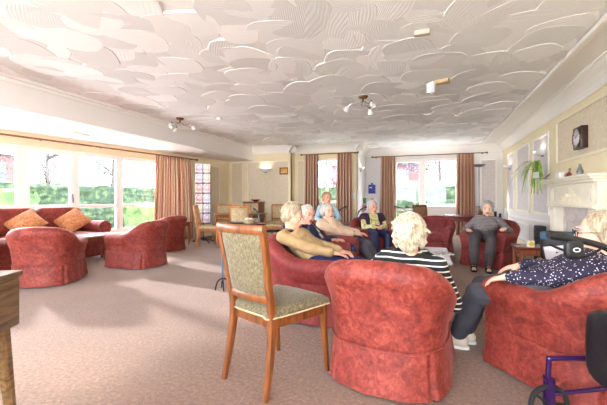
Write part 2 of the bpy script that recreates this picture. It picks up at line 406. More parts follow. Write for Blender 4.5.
# ---- far walls (three steps)
wall('wall_back', (wallx(YA)-.02, YA), (XAB, YA), 0, CZ, M['cream'])
wall('wall_back_return', (XAB, YA+.0005), (XAB, YB), 0, CZ, M['cream'], .1)
bx0, bx1 = onY(309, YB), onY(346, YB)
_, MB_ = wall('wall_back_middle', (XAB-.1, YB), (XBC, YB), 0, CZ, M['cream'], .12, [(bx0-XAB+.1, bx1-XAB+.1, 1.0, 2.3)])
wall('wall_back_middle_return', (XBC, YB+.0005), (XBC, YC), 0, CZ, M['whitewall'], .1)
cx0, cx1 = onY(393, YC), onY(459, YC)
_, MC_ = wall('wall_back_right', (XBC-.1, YC), (RX+.1, YC), 0, CZ, M['whitewall'], .12, [(cx0-XBC+.1, cx1-XBC+.1, 0.02, 2.36)])
# ---- window wall on the left
w_end = onW(160); w_beg = SSTART+1.2
p0 = WM @ Vector((0, SSTART, 0)); p1 = WM @ Vector((0, SEND, 0))
wall('wall_left', p0.xy, p1.xy, 0, SZ, M['cream'], .15, [(w_beg-SSTART, w_end-SSTART, .35, 2.08)])
fx0, fx1 = -4.6, 1.2
wall('wall_front', (RX+.1, Y0), (wallx(Y0)-.1, Y0), 0, CZ+.1, M['cream'], .12, [(RX+.1-fx1, RX+.1-fx0, .5, 2.4)])  # wall behind the camera; its opening is sized to tune the fill light
# ---- windows
def window(name, mt, s0, s1, z0, z1, trans=(), mull=(), d0=-.09, d1=-.03, fr=.055, mat='upvc', handle=None, glassz=None):
    """frame in local (x depth, y along, z up)"""
    bm = BM(); box(bm, (d0, s0, z0), (d1, s0+fr, z1), .006, mt); box(bm, (d0, s1-fr, z0), (d1, s1, z1), .006, mt)
    box(bm, (d0, s0+fr-.004, z1-fr), (d1, s1-fr+.004, z1), .006, mt); box(bm, (d0, s0+fr-.004, z0), (d1, s1-fr+.004, z0+fr), .006, mt)
    for t in trans: box(bm, (d0, s0+fr-.004, t-.035), (d1, s1-fr+.004, t+.035), .006, mt)
    for t in mull: box(bm, (d0, t-.03, z0+fr-.004), (d1, t+.03, z1-fr+.004), .006, mt)
    o = struct(name, bm, M[mat])
    bm = BM(); c = (d0+d1)/2; box(bm, (c-.006, s0+fr-.01, z0+fr-.01), (c+.006, s1-fr+.01, z1-fr+.01), mtx=mt); g = link('window_pane', bm, M['glass'], o, False)
    if handle:
        bm = BM(); box(bm, (d1-.002, handle-.012, 1.05), (d1+.015, handle+.012, 1.2), .004, mt); box(bm, (d1+.01, handle-.01, 1.02), (d1+.035, handle+.01, 1.13), .004, mt); link('window_handle', bm, M['greymetal'], o)
    return o
sB = [w_beg, onW(24), onW(76), onW(120.5), w_end]
window('window_1', WM, sB[0], sB[1], .35, 2.08, (.95,), (sB[0]+.9, sB[0]+1.8), fr=.1)
window('window_2', WM, sB[1], sB[2], .35, 2.08, (.95,), fr=.1, handle=sB[2]-.05)
window('window_3', WM, sB[2], sB[3], .35, 2.08, (.95,), fr=.085)
window('window_4', WM, sB[3], sB[4], .35, 2.08, (.95,), fr=.085)
bm = BM(); box(bm, (-.03, w_beg-.05, .32), (.07, w_end+.05, .35), .008, WM); struct('window_sill', bm, M['upvc'])
MY = Matrix(((0, 1, 0, 0), (-1, 0, 0, YB), (0, 0, 1, 0), (0, 0, 0, 1)))    # local x (depth, + into the room) -> -Y, local y -> +X
MF = Matrix(((0, -1, 0, 0), (1, 0, 0, Y0), (0, 0, 1, 0), (0, 0, 0, 1)))
window('fill_window_7', MF, -fx1, -fx0, .5, 2.4, (), (-fx1+1.9, -fx1+3.9), fr=.07)  # unseen window behind the camera, added for fill light
window('window_5', MY, bx0, bx1, 1.0, 2.3, (), ((bx0+bx1)/2-.02,), fr=.06)
MY2 = MY.copy(); MY2[1][3] = YC
dm = onY(422.5, YC)
window('door_1', MY2, cx0, dm, .02, 2.36, (.75,), fr=.1, handle=dm-.14)
window('window_6', MY2, dm, cx1, .86, 2.36, (), fr=.09)
bm = BM(); box(bm, (-.1, dm, .02), (-.02, cx1, .86), .006, MY2); struct('trim_2', bm, M['upvc'])
bm = BM(); box(bm, (-.04, dm, .84), (.12, cx1, .875), .006, MY2); struct('window_sill', bm, M['upvc'])
bm = BM(); box(bm, (-.04, bx0, .97), (.1, bx1, 1.0), .006, MY); struct('window_sill', bm, M['upvc'])
# ---- cornices
def cornice(name, a, b, n, z=CZ, sc_=1.0, ex0=0, ex1=0):
    a = Vector((*a, 0)); b = Vector((*b, 0)); n = Vector((*n, 0)); u = (b-a).normalized(); a -= u*ex0; b += u*ex1
    prof = [(-.002, -.23), (.018, -.23), (.024, -.2), (.05, -.15), (.1, -.095), (.15, -.06), (.2, -.045), (.2, -.03), (.235, -.028), (.235, 0), (-.002, 0)]
    bm = BM(); rings(bm, [[p+n*x*sc_+Vector((0, 0, z+q*sc_)) for x, q in prof] for p in (a, b)]); return struct(name, bm, M['trim'])
cornice('trim_3', (RX, YC), (RX, Y0), (-1, 0))
cornice('trim_4', (BX, YA), (XAB, YA), (0, -1), ex1=.2)
cornice('trim_5', (XAB, YA), (XAB, YB), (1, 0), ex0=.2)
cornice('trim_6', (XAB, YB), (XBC, YB), (0, -1), ex1=.2)
cornice('trim_7', (XBC, YB), (XBC, YC), (1, 0), ex0=.2)
cornice('trim_8', (XBC, YC), (RX, YC), (0, -1))
bm = BM(); box(bm, (1.45, Y0, CZ-.055), (1.51, YC-.5, CZ), .012); box(bm, (1.53, Y0, CZ-.012), (RX, YC-.2, CZ), .002); box(bm, (XBC+.5, YC-.58, CZ-.04), (1.53, YC-.5, CZ), .015); struct('trim_9', bm, M['trim'])
# ---- skirting boards
def skirt_board(name, a, b, n):
    a = Vector((*a, 0)); b = Vector((*b, 0)); n = Vector((*n, 0)); prof = [(-.001, 0), (.02, 0), (.02, .1), (.012, .13), (-.001, .14)]
    bm = BM(); rings(bm, [[p+n*x+Vector((0, 0, z)) for x, z in prof] for p in (a, b)]); struct(name, bm, M['creamtrim'])
nW = Vector((math.cos(WANG), math.sin(WANG)))
skirt_board('baseboard_left', (WM @ Vector((0, SSTART, 0))).xy, (WM @ Vector((0, SEND, 0))).xy, nW)
skirt_board('baseboard_back', (wallx(YA), YA), (XAB, YA), (0, -1))
skirt_board('baseboard_middle', (XAB, YB), (XBC, YB), (0, -1))
skirt_board('baseboard_rear', (XBC, YC), (cx0, YC), (0, -1))
skirt_board('baseboard_rear_right', (cx1, YC), (RX, YC), (0, -1))
MR = Matrix(((-1, 0, 0, RX), (0, -1, 0, 0), (0, 0, 1, 0), (0, 0, 0, 1)))  # local x into room, local y = -Y
# ---- wallpaper panels framed with moulding
PN = [10]
def panel(mt, s0, s1, z0, z1, mat='damask', frame='creamtrim', w=.045, fill=True):
    s0, s1 = min(s0, s1), max(s0, s1); bm = BM()
    prof = lambda a, b: [(0, a), (.012, a), (.022, a+(b-a)*.3), (.012, b), (0, b)]
    if fill:
        box(bm, (-.001, s0+w*.5, z0+w*.5), (.003, s1-w*.5, z1-w*.5), mtx=mt); struct('trim_%d' % PN[0], bm, M[mat]); PN[0] += 1; bm = BM()
    box(bm, (-.001, s0, z0), (.022, s0+w, z1), .008, mt); box(bm, (-.001, s1-w, z0), (.022, s1, z1), .008, mt)
    box(bm, (-.001, s0+w*.5, z0), (.022, s1-w*.5, z0+w), .008, mt); box(bm, (-.001, s0+w*.5, z1-w), (.022, s1-w*.5, z1), .008, mt)
    struct('trim_%d' % PN[0], bm, M[frame]); PN[0] += 1
yR = lambda px: -onX(px, RX)
for a, b in ((507.5, 514.5), (517.5, 530), (533.5, 549.5)):
    panel(MR, yR(a), yR(b), .8, 2.32, 'damaskgrey', 'trim')
    panel(MR, yR(a), yR(b), .17, .56, 'whitewall', 'trim')
panel(MR, yR(557), yR(612), 1.68, 2.4, 'damask')
bm = BM(); box(bm, (-.001, yR(505.2), .14), (.004, yR(552), .78), mtx=MR); struct('trim_%d' % PN[0], bm, M['whitewall']); PN[0] += 1
bm = BM(); box(bm, (0, yR(505.2), .64), (.03, yR(552), .69), .01, MR); struct('trim_%d' % PN[0], bm, M['trim']); PN[0] += 1
MA = MY.copy(); MA[1][3] = YA
panel(MA, onY(247.5, YA), onY(289.5, YA), .9, 2.28, 'damask')
panel(MA, onY(231, YA), onY(243.5, YA), .9, 2.28, 'damask')
panel(MY, onY(297, YB), bx0-.12, .9, 2.3, 'damask')
panel(WM, onW(195), onW(220), .3, 2.12, 'damask')
panel(MY2, onY(480, YC), onY(497, YC), .8, 2.28, 'damaskgrey', 'trim')

# ================================================================= CURTAINS
def curtain(name, p0, p1, z0, z1, mat, label, group=None, folds=7, amp=.045, pinch=.8, header=.1):
    """pleated cloth from p0 to p1 (xy), hanging"""
    p0 = Vector((*p0, 0)); p1 = Vector((*p1, 0)); u = (p1-p0); L = u.length; u /= L; n = Vector((u.y, -u.x, 0)); mid = (p0+p1)/2
    bm = BM(); uvl = bm.loops.layers.uv.new('UVMap'); nu = folds*10; nz = 16; g = []; rr = random.Random(name+label)
    ph = [rr.uniform(-.3, .3) for _ in range(folds+1)]
    for k in range(nz+1):
        t = k/nz; z = z1+(z0-z1)*t; row = []
        wid = pinch+(1-pinch)*min(1, t*1.3)
        for i in range(nu+1):
            s = i/nu; a = amp*(.45+.55*min(1, t*3))*(1+.35*math.sin(s*9+ph[0]*9)); off = math.sin(s*folds*2*PI+ph[int(s*folds)]*t*1.3)*a+math.sin(s*folds*4*PI+2)*a*.25
            row.append(bm.verts.new(mid+u*(s-.5)*L*wid+n*off+Vector((0, 0, z))))
        g.append(row)
    for k in range(nz):
        for i in range(nu):
            f = bm.faces.new((g[k][i], g[k][i+1], g[k+1][i+1], g[k+1][i]))
            for l, (a, b) in zip(f.loops, ((k, i), (k, i+1), (k+1, i+1), (k+1, i))): l[uvl].uv = (b/nu*L*1.8, a/nz*(z1-z0))
    o = link(name, bm, M[mat]); s = o.modifiers.new('th', 'SOLIDIFY'); s.thickness = .004; return tag(o, label, 'curtain', group)
def rod(a, b, z, label, mat='brass', r=.014, wl=None):
    t = thing('curtain_rod', label, 'curtain rod'); a = Vector((*a, z)); b = Vector((*b, z)); u = (b-a).normalized()
    bm = BM(); tube(bm, [a, b], r, 10); link('pole', bm, M[mat], t)
    for e, s in ((a, -1), (b, 1)):
        bm = BM(); sell(bm, e+u*s*.025, (.03, .03, .03), 1, n=12, k=8); link('finial', bm, M[mat], t)
    n = Vector((-u.y, u.x, 0))
    for e in (a+u*.08, b-u*.08):
        bm = BM(); tube(bm, [e, e+n*wl], .009, 8); lathe(bm, [(.025, 0), (.025, .01)], n=12, mtx=n.to_track_quat('Z', 'Y').to_matrix().to_4x4() @ Matrix.Identity(4), c=e+n*(wl-.011)); link('bracket', bm, M[mat], t)
    return t
# left window curtain
a, b = onW(149), onW(189); q = lambda s, x=.14: (WM @ Vector((x, s, 0))).xy
curtain('curtain', q(a), q(b), .02, 2.19, 'curtain_rose', 'long rose striped curtain drawn to the side beside the card rack', folds=9, amp=.05, pinch=.86)
t = thing('curtain_rod', 'long wooden curtain pole running above the big left windows', 'curtain rod'); bm = BM()
tube(bm, [WM @ Vector((.14, w_beg-.2, 2.2)), WM @ Vector((.14, onW(193), 2.2))], .017, 10); link('pole', bm, M['brownwood'], t)
bm = BM(); sell(bm, WM @ Vector((.14, onW(193)+.02, 2.2)), (.03, .03, .03), 1, n=12, k=8); link('finial', bm, M['brownwood'], t)
for s in (onW(40), onW(100), onW(191)):
    bm = BM(); tube(bm, [WM @ Vector((.14, s, 2.2)), WM @ Vector((0, s, 2.2))], .01, 8); link('bracket', bm, M['brownwood'], t)
yc = YB-.14
curtain('curtain', (onY(304.5, yc), yc), (onY(319, yc), yc), .03, 2.42, 'curtain_rust', 'rust striped curtain left of the small rear window', folds=5, amp=.04, pinch=.92)
curtain('curtain', (onY(336.5, yc), yc), (onY(352, yc), yc), .03, 2.42, 'curtain_rust', 'rust striped curtain right of the small rear window beside the wall switch', folds=5, amp=.04, pinch=.92)
rod((onY(302, yc), yc), (onY(357, yc), yc), 2.43, 'short brass curtain rod above the small rear window', wl=.135)
yc = YC-.16
curtain('curtain', (onY(380.5, yc), yc), (onY(396, yc), yc), .03, 2.44, 'curtain_rust', 'rust striped curtain left of the glazed garden door beside the blue wallet', folds=5, amp=.045, pinch=.92)
curtain('curtain', (onY(456, yc), yc), (onY(475, yc), yc), .03, 2.44, 'curtain_rust', 'rust striped curtain right of the hedge window above the mahogany table', folds=6, amp=.045, pinch=.9)
rod((onY(373, yc), yc), (onY(486, yc), yc), 2.45, 'long brass curtain rod above the garden door and hedge window', wl=.155)

# ================================================================= OUTSIDE
bm = BM(); box(bm, (-40, -20, -.2), (40, 50, -.12)); struct('ground', bm, M['grass'])
bm = BM(); box(bm, (-11.5, -3, -.119), (-7.4, 18, -.1)); box(bm, (-30, -19, -.119), (30, -1.75, -.1)); box(bm, (-6, 11.7, -.119), (5, 14, -.1)); struct('patio_bounce', bm, M['patio_bounce'])  # the broad strip behind the camera is unseen, added to bounce light indoors
def lumpy(name, lo, hi, mat, label, cat, amp=.12, step=.16):
    bm = BM(); lo = Vector(lo); hi = Vector(hi); box(bm, lo, hi)
    n = max(2, min(60, int(max(hi-lo)/step))); bmesh.ops.subdivide_edges(bm, edges=bm.edges, cuts=n, use_grid_fill=True)
    for v in bm.verts:
        d = Vector((noise.noise(v.co*3.1), noise.noise(v.co*3.1+Vector((9, 0, 0))), noise.noise(v.co*3.1+Vector((0, 9, 0)))))+.5*Vector((noise.noise(v.co*9), noise.noise(v.co*9+Vector((5, 5, 0))), noise.noise(v.co*9+Vector((0, 5, 5)))))
        if v.co.z > lo.z+.01: v.co += d*amp
    return tag(link(name, bm, M[mat]), label, cat)
lumpy('hedge', (-13.4, 1, -.12), (-12.3, 19, 1.6), 'hedge', 'long clipped green hedge beyond the big left windows', 'hedge')
lumpy('hedge', (-6, 15.2, -.12), (6, 16.3, 1.62), 'hedge', 'clipped green hedge beyond the rear garden door and window', 'hedge')
lumpy('shrub', (-9.6, 8.8, -.12), (-8.3, 10.6, .9), 'leaf', 'light green shrub just outside the lower pane by the rose curtain', 'shrub', .2)
lumpy('shrub', (-11.2, 5.0, -.12), (-10.2, 6.5, 1.3), 'leaf', 'bright green rounded shrub outside the leftmost window pane', 'shrub', .2)
def tree(name, loc, h, spread, mat, label, leaves=700, lsz=.12, seed=1, lowest=.35):
    rr = random.Random(seed); t = thing(name, label, 'tree', loc); bm = BM(); tips = []
    tube(bm, [(0, 0, 0), (.04, .02, h*.3), (0, 0, h*.55), (.02, 0, h*.9)], [h*.03, h*.024, h*.016, h*.004], 8)
    for i in range(26):
        z = h*rr.uniform(lowest*.8, .85); a = rr.uniform(0, 2*PI); L = spread*rr.uniform(.6, 1.1)*(1.1-z/h*.5)
        p = Vector((0, 0, z)); m_ = p+Vector((math.cos(a)*L*.5, math.sin(a)*L*.5, L*.25)); e = p+Vector((math.cos(a)*L, math.sin(a)*L, L*.55)); tube(bm, [p, m_, e], [h*.009, h*.006, h*.002], 5)
        for k in range(5):
            s = m_.lerp(e, rr.random()); f = s+Vector((rr.uniform(-1, 1), rr.uniform(-1, 1), rr.uniform(-.2, 1)))*L*.35; tube(bm, [s, f], [h*.003, h*.001], 4); tips += [f, s.lerp(f, .5)]
    link('trunk', bm, M['bark'], t); bm = BM()
    for i in range(leaves):
        c = rr.choice(tips)+Vector((rr.gauss(0, 1), rr.gauss(0, 1), rr.gauss(0, 1)))*spread*.12; R = Matrix.Rotation(rr.uniform(0, 6), 3, 'X') @ Matrix.Rotation(rr.uniform(0, 6), 3, 'Z')
        vs = [bm.verts.new(c+R @ Vector(p)*lsz*rr.uniform(.6, 1.2)) for p in ((-.5, 0, 0), (0, -.3, .06), (.5, 0, 0), (0, .3, .06))]; bm.faces.new(vs)
    link('foliage', bm, M[mat], t, False); return t
tree('tree', (-17.5, 11.6, -.12), 5.2, 2.4, 'blossom', 'bare branched blossoming tree beyond the hedge seen through the second window', 1800, .1, 3)
tree('tree', (-18, 15.8, -.12), 5.8, 2.8, 'hazeleaf', 'pale leafy tree beyond the hedge seen through the third window', 2200, .14, 5)
tree('tree', (-14.6, 7.0, -.12), 2.9, 1.1, 'leaf', 'green tree outside the leftmost window pane', 1500, .14, 8)
tree('tree', (-16.5, 21, -.12), 5.6, 2.4, 'hazeleaf', 'pale tree beyond the hedge seen through the window beside the rose curtain', 2200, .14, 6)
tree('tree', (.6, 20.5, -.12), 5.4, 2.6, 'blossom', 'pink white blossom tree above the rear hedge', 5200, .17, 12)
tree('tree', (-4.6, 19.0, -.12), 5.0, 2.2, 'blossom', 'blossom tree behind the small rear window', 1200, .16, 14)
M['brick'] = plain('pink_brick', (126, 84, 84), .9, var=.08, scale=20); M['slate'] = plain('violet_slate', (100, 98, 126), .8, var=.1); M['shade'] = plain('blue_grey_window_glass', (84, 96, 150), .2)
def house(loc, rz, w, d, h, label):
    t = thing('house', label, 'house', loc, rz); bm = BM(); box(bm, (-w/2, -d/2, 0), (w/2, d/2, h)); link('walls', bm, M['brick'], t, False)
    bm = BM(); rings(bm, [[(x, -d/2-.3, h), (x, 0, h+1.8), (x, d/2+.3, h)] for x in (-w/2-.2, w/2+.2)]); link('roof', bm, M['slate'], t, False)
    for x in (-w*.3, 0, w*.3):
        for z in (.9, h-1.5):
            bm = BM(); box(bm, (x-.5, -d/2-.03, z), (x+.5, -d/2+.02, z+1.1), .01); f = link('window', bm, M['shade'], t, False)
            bm = BM(); box(bm, (x-.03, -d/2-.06, z), (x+.03, -d/2-.031, z+1.1), .005); box(bm, (x-.55, -d/2-.06, z-.06), (x+.55, -d/2-.02, z), .005); link('window_bar', bm, M['white'], f, False)
    return t
house((-3.5, 26.5, -.12), 0, 6, 5, 3.6, 'pink brick house with blue grey windows beyond the garden door')
house((-24, 10.2, -.12), PI/2, 4.6, 5, 3.6, 'brick house with violet slate roof outside the leftmost window')
# ================================================================= SEATING
def sm(t): t = max(0, min(1, t)); return t*t*(3-2*t)
def tub_chair(label, pos, face, vel='velvet', group=None, hb=.745, ha=.57):
    x, y = c2w(*pos); t = thing('tub_armchair', label, 'armchair', (x, y, 0), yaw(*face), group)
    # outer plan line, front-right round the back to front-left
    ctl = [(.36, .37), (.385, .1), (.385, -.12), (.355, -.27), (.25, -.385), (.1, -.415), (0, -.42)]
    ctl += [(-a, b) for a, b in reversed(ctl[:-1])]
    ctl = [(a*.875, b*.95) for a, b in ctl]; path = bezier([(a, b, 0) for a, b in ctl], 5); k = len(path); rs = []
    for i, p in enumerate(path):
        tg = (path[min(i+1, k-1)]-path[max(i-1, 0)]).normalized(); n = Vector((-tg.y, tg.x, 0))
        if n.dot(Vector((p.x, p.y+.02, 0))) < 0: n = -n
        q = (p.y+.42)/.79; h = hb+(ha-hb)*sm((q-.02)/.52); 
        if abs(p.x) < .2: h += .012*math.cos(p.x/.2*PI/2)
        lean = .03*(1-q)
        sec = [(-.004, .262), (.004, .36), (.012+lean*.4, h-.2), (.02+lean, h-.135)]
        c = (-.045+lean, h-.078)
        for a in range(-25, 206, 23): sec.append((c[0]+.082*math.cos(math.radians(a)), c[1]+.078*math.sin(math.radians(a))))
        sec += [(-.125, h-.17), (-.13, .40), (-.12, .3)]
        rs.append([p+n*o+Vector((0, 0, z)) for o, z in sec])
    bm = BM(); rings(bm, rs); link('upholstered_back_and_arms', bm, M[vel], t)
    # piping seam where body meets skirt
    loop = [Vector((p.x, p.y, .268)) for p in path]; bm = BM(); tube(bm, [p+Vector((p.x, p.y, 0)).normalized()*.004 for p in loop], .008, 6); link('piping', bm, M[vel], t)
    bm = BM(); box(bm, (-.225, .1, .2), (.225, .357, .34), .03, seg=3); link('front_panel', bm, M[vel], t)
    bm = BM(); sell(bm, (0, .04, .355), (.228, .335, .085), .35, .3, 32, 12); link('seat_cushion', bm, M[vel], t)
    # skirt all the way round with corner pleats
    out = [(p.x, p.y) for p in path]; fr = [(-.315+.63*i/14, .366) for i in range(1, 14)]; pts = out+fr; n = len(pts); rs = []
    L = [0]
    for i in range(1, n): L.append(L[-1]+math.dist(pts[i-1], pts[i]))
    rr = random.Random(label)
    ph = rr.uniform(0, 6)
    dense = []
    for i in range(n):
        a = Vector((*pts[i], 0)); b = Vector((*pts[(i+1) % n], 0))
        for j in range(3): dense.append(a.lerp(b, j/3))
    corners = [Vector((.315, .352, 0)), Vector((-.315, .352, 0)), Vector((.27, -.32, 0)), Vector((-.27, -.32, 0))]
    m_ = len(dense); s = 0
    for i, p in enumerate(dense):
        tg = (dense[(i+1) % m_]-dense[i-1]).normalized(); nn = Vector((-tg.y, tg.x, 0)); 
        if nn.dot(p) < 0: nn = -nn
        s += (p-dense[i-1]).length
        dc = min((p-c).length for c in corners); pl = -.022*math.exp(-(dc/.013)**2)+.010*math.exp(-((dc-.03)/.018)**2)
        sec = []
        for z, o in ((.27, .002), (.2, .008), (.1, .017), (.02, .026)):
            f = (.27-z)/.25; sec.append(p+nn*(o+f*(pl*1.2+.005*math.sin(s*13+ph)+.004*math.sin(s*31)))+Vector((0, 0, z)))
        sec += [q-nn*.012 for q in reversed(sec)]
        rs.append(sec)
    bm = BM(); rings(bm, rs, loop=True); link('skirt', bm, M[vel], t)
    for cx_, cy_ in ((.29, .3), (-.29, .3), (.26, -.3), (-.26, -.3)):
        bm = BM(); lathe(bm, [(.012, 0), (.026, .004), (.026, .035), (.012, .04), (.012, .2)], (cx_, cy_, 0), 12); link('foot', bm, M['brownwood'], t)
    return t
tub_chair('red velvet tub armchair in the centre foreground, holding the woman in the striped top', (.585, 2.27), (.45, .89))
tub_chair('red velvet tub armchair of the woman in the tan coat, behind the wooden dining chair', (.10, 3.34), (.91, -.41), 'velvet_pink')
tub_chair('red velvet tub armchair of the woman in the navy cardigan', (.28, 4.28), (.95, -.3), 'velvet_pink', None, .745, .61)
tub_chair('red velvet tub armchair of the woman in the cream cardigan', (.5, 5.35), (.88, -.47), 'velvet_pink')
tub_chair('red velvet tub armchair of the person in the purple waistcoat', (1.3, 6.45), (.12, -1), 'velvet_pink')
tub_chair('empty red tub armchair in front of the garden door, beside the mahogany table', (2.58, 6.85), (-.5, -.87), 'velvet_pink')
tub_chair('red tub armchair of the woman in the grey striped jumper, beside the side table', (3.1, 5.74), (-.74, -.67), 'velvet_pink')
tub_chair('red velvet tub armchair in the right foreground, holding the woman in the speckled blouse', (1.65, 2.12), (-.34, .94))
tub_chair('red velvet tub armchair on the left with its back turned, in front of the sofa', (-3.40, 4.62), (-.28, .96))
tub_chair('red velvet tub armchair side-on in front of the big windows, right of the coffee table', (-2.74, 5.72), (-.95, .3))
tub_chair('red velvet tub armchair farthest along the windows, beside the rose curtain', (-3.02, 7.45), (-.9, .42))
tub_chair('red velvet tub armchair cut by the left edge, beside the armchair with its back turned', (-4.34, 4.5), (-.1, 1))
# sofa along the windows
SM = WM
sy0, sy1 = -.5, 1.4; sx = .2
t = thing('sofa', 'red velvet two-seater sofa under the big windows with gold cushions', 'sofa', WM @ Vector((0, 0, 0)), WANG)
bm = BM(); box(bm, (sx, sy0+.06, .1), (sx+.88, sy1-.06, .36), .04, seg=3); link('base', bm, M['velvet'], t)
mid = (sy0+sy1)/2
for a, b in ((sy0+.2, mid), (mid, sy1-.2)):
    bm = BM(); sell(bm, (sx+.2, (a+b)/2, .62), (.13, (b-a)/2+.12 if 0 else (b-a)/2+.0, .32), .22, .25, 28, 14, Matrix.Rotation(-.1, 3, 'Y')); link('back_cushion', bm, M['velvet'], t)
    bm = BM(); sell(bm, (sx+.57, (a+b)/2, .41), (.34, (b-a)/2, .09), .35, .3, 28, 12); link('seat_cushion', bm, M['velvet'], t)
bm = BM(); box(bm, (sx-.04, sy0+.06, .12), (sx+.16, sy1-.06, .86), .06, seg=3); link('back', bm, M['velvet'], t)
for s in (sy0+.1, sy1-.1):
    bm = BM(); box(bm, (sx, s-.09, .1), (sx+.86, s+.09, .56), .04, seg=3); tube(bm, [(sx+.02, s, .57), (sx+.88, s, .57)], .125, 18); link('arm', bm, M['velvet'], t)
bm = BM(); box(bm, (sx+.84, sy0+.02, .06), (sx+.895, sy1-.02, .26), .012); link('skirt', bm, M['velvet'], t)
for a in (sy0+.12, sy1-.12):
    for b in (sx+.1, sx+.8):
        bm = BM(); lathe(bm, [(.02, 0), (.03, .01), (.03, .1)], (b, a, 0), 12); link('foot', bm, M['brownwood'], t)
def cushion(name, label, c, r, rot, mat, group=None, dia=True):
    bm = BM(); g = []
    n = 16
    def P(i, j, s):
        u = -1+2*i/n; v = -1+2*j/n; th = (1-abs(u)**2.4)**.55*(1-abs(v)**2.4)**.55
        k = 1-.06*(1-abs(u)**2)*abs(v)**4-.06*(1-abs(v)**2)*abs(u)**4
        return Vector((u*r*k, s*th*r*.36, v*r*k))
    for s in (1, -1):
        vs = [[bm.verts.new(P(i, j, s)) for j in range(n+1)] for i in range(n+1)]
        for i in range(n):
            for j in range(n): bm.faces.new((vs[i][j], vs[i+1][j], vs[i+1][j+1], vs[i][j+1]))
    bmesh.ops.remove_doubles(bm, verts=bm.verts, dist=.0006)
    o = link(name, bm, M[mat]); o.matrix_world = Matrix.Translation(c) @ rot; o.location = c; o.rotation_euler = rot.to_euler(); return tag(o, label, 'cushion', group)
for s, lab in ((.2, 'gold patterned square cushion on its corner at the left of the sofa'), (.92, 'gold patterned square cushion on its corner at the right of the sofa')):
    c = WM @ Vector((sx+.50, s, .70)); rot = Matrix.Rotation(WANG-.75, 4, 'Z') @ Matrix.Rotation(-.72, 4, 'Y') @ Matrix.Rotation(PI/2, 4, 'Z') @ Matrix.Rotation(PI/4, 4, 'Y')
    cushion('cushion', lab, c, .23, rot, 'cushion')
# ================================================================= TABLES
def table(name, label, cat, loc, rz, sx_, sy_, h, top='brownwood', leg='brownwood', th=.03, apron=.07, lw=.045, ins=.05, shelf=None, group=None, round_=.015):
    t = thing(name, label, cat, loc, rz, group)
    bm = BM(); box(bm, (-sx_/2, -sy_/2, h-th), (sx_/2, sy_/2, h), round_, seg=3); link('tabletop', bm, M[top], t)
    if apron:
        a, b = sx_/2-ins, sy_/2-ins; bm = BM()
        for s in (-1, 1): box(bm, (-a, s*b-.01, h-th-apron), (a, s*b+.01, h-th+.002)); box(bm, (s*a-.01, -b, h-th-apron), (s*a+.01, b, h-th+.002))
        link('apron', bm, M[leg], t)
    for i in (-1, 1):
        for j in (-1, 1):
            bm = BM(); rbar(bm, [(i*(sx_/2-ins), j*(sy_/2-ins), 0), (i*(sx_/2-ins), j*(sy_/2-ins), h-th+.002)], [lw*.75, lw], [lw*.75, lw]); link('leg', bm, M[leg], t)
    if shelf: bm = BM(); box(bm, (-sx_/2+ins, -sy_/2+ins, shelf), (sx_/2-ins, sy_/2-ins, shelf+.02), .004); link('shelf', bm, M[leg], t)
    return t
def W(r, d, z=0): x, y = c2w(r, d); return Vector((x, y, z))
table('coffee_table', 'low wooden coffee table with pale top in the middle of the circle', 'coffee table', W(1.52, 4.36), 0, .6, 1.2, .42, 'seatpad', 'oak', .035)
table('coffee_table', 'pale topped coffee table in front of the sofa', 'coffee table', W(-3.62, 5.85), WANG, .5, .85, .5, 'seatpad', 'oak', .03)
table('side_table', 'small dark brown side table left of the fireplace holding the little clock', 'side table', W(2.93, 4.42), 0, .42, .46, .5, 'mahog', 'brownwood', .03)
table('side_table', 'low side table under the blue bag beside the fireplace', 'side table', W(2.62, 3.5), 0, .36, .36, .47, 'brownwood', 'brownwood', .03)
table('side_table', 'slim wooden side table between the far armchair and the rose curtain', 'side table', W(-2.95, 8.25), WANG, .4, .36, .55, 'brownwood', 'brownwood', .025, lw=.035)
table('dining_table', 'long dark mahogany table under the hedge window curtain', 'table', (.76, 8.8, 0), 0, .84, .65, .73, 'mahog', 'mahog', .05, .09, .06)
table('dining_table', 'honey wood dining table in the far left corner among the dining chairs', 'table', W(-1.55, 8.5), .0, 1.1, .75, .75, 'oakx', 'oak', .035)
t = thing('occasional_table', 'small round wooden table behind the foreground dining chair', 'table', W(-.95, 5.7))
bm = BM(); lathe(bm, [(.0, .66), (.3, .66), (.33, .675), (.33, .69), (.32, .7), (0, .7)], n=32); link('tabletop', bm, M['mahog'], t)
bm = BM(); lathe(bm, [(.03, .04), (.035, .2), (.022, .4), (.035, .6), (.06, .66)], n=16); link('pedestal', bm, M['mahog'], t)
for i in range(3):
    a = i*2*PI/3; bm = BM(); rbar(bm, bezier([(0, 0, .1), (math.cos(a)*.15, math.sin(a)*.15, .08), (math.cos(a)*.26, math.sin(a)*.26, .012)], 5), .03, .024); link('leg', bm, M['mahog'], t)
# sideboard, bottom left corner
A_ = Vector(W(-1.318, 1.6)); ang = math.atan2(*(Vector(W(.12, -.99))-Vector(W(0, 0))).xy.yx)
t = thing('sideboard', 'walnut sideboard with a tapered splayed leg cut by the left edge', 'sideboard', A_, ang)
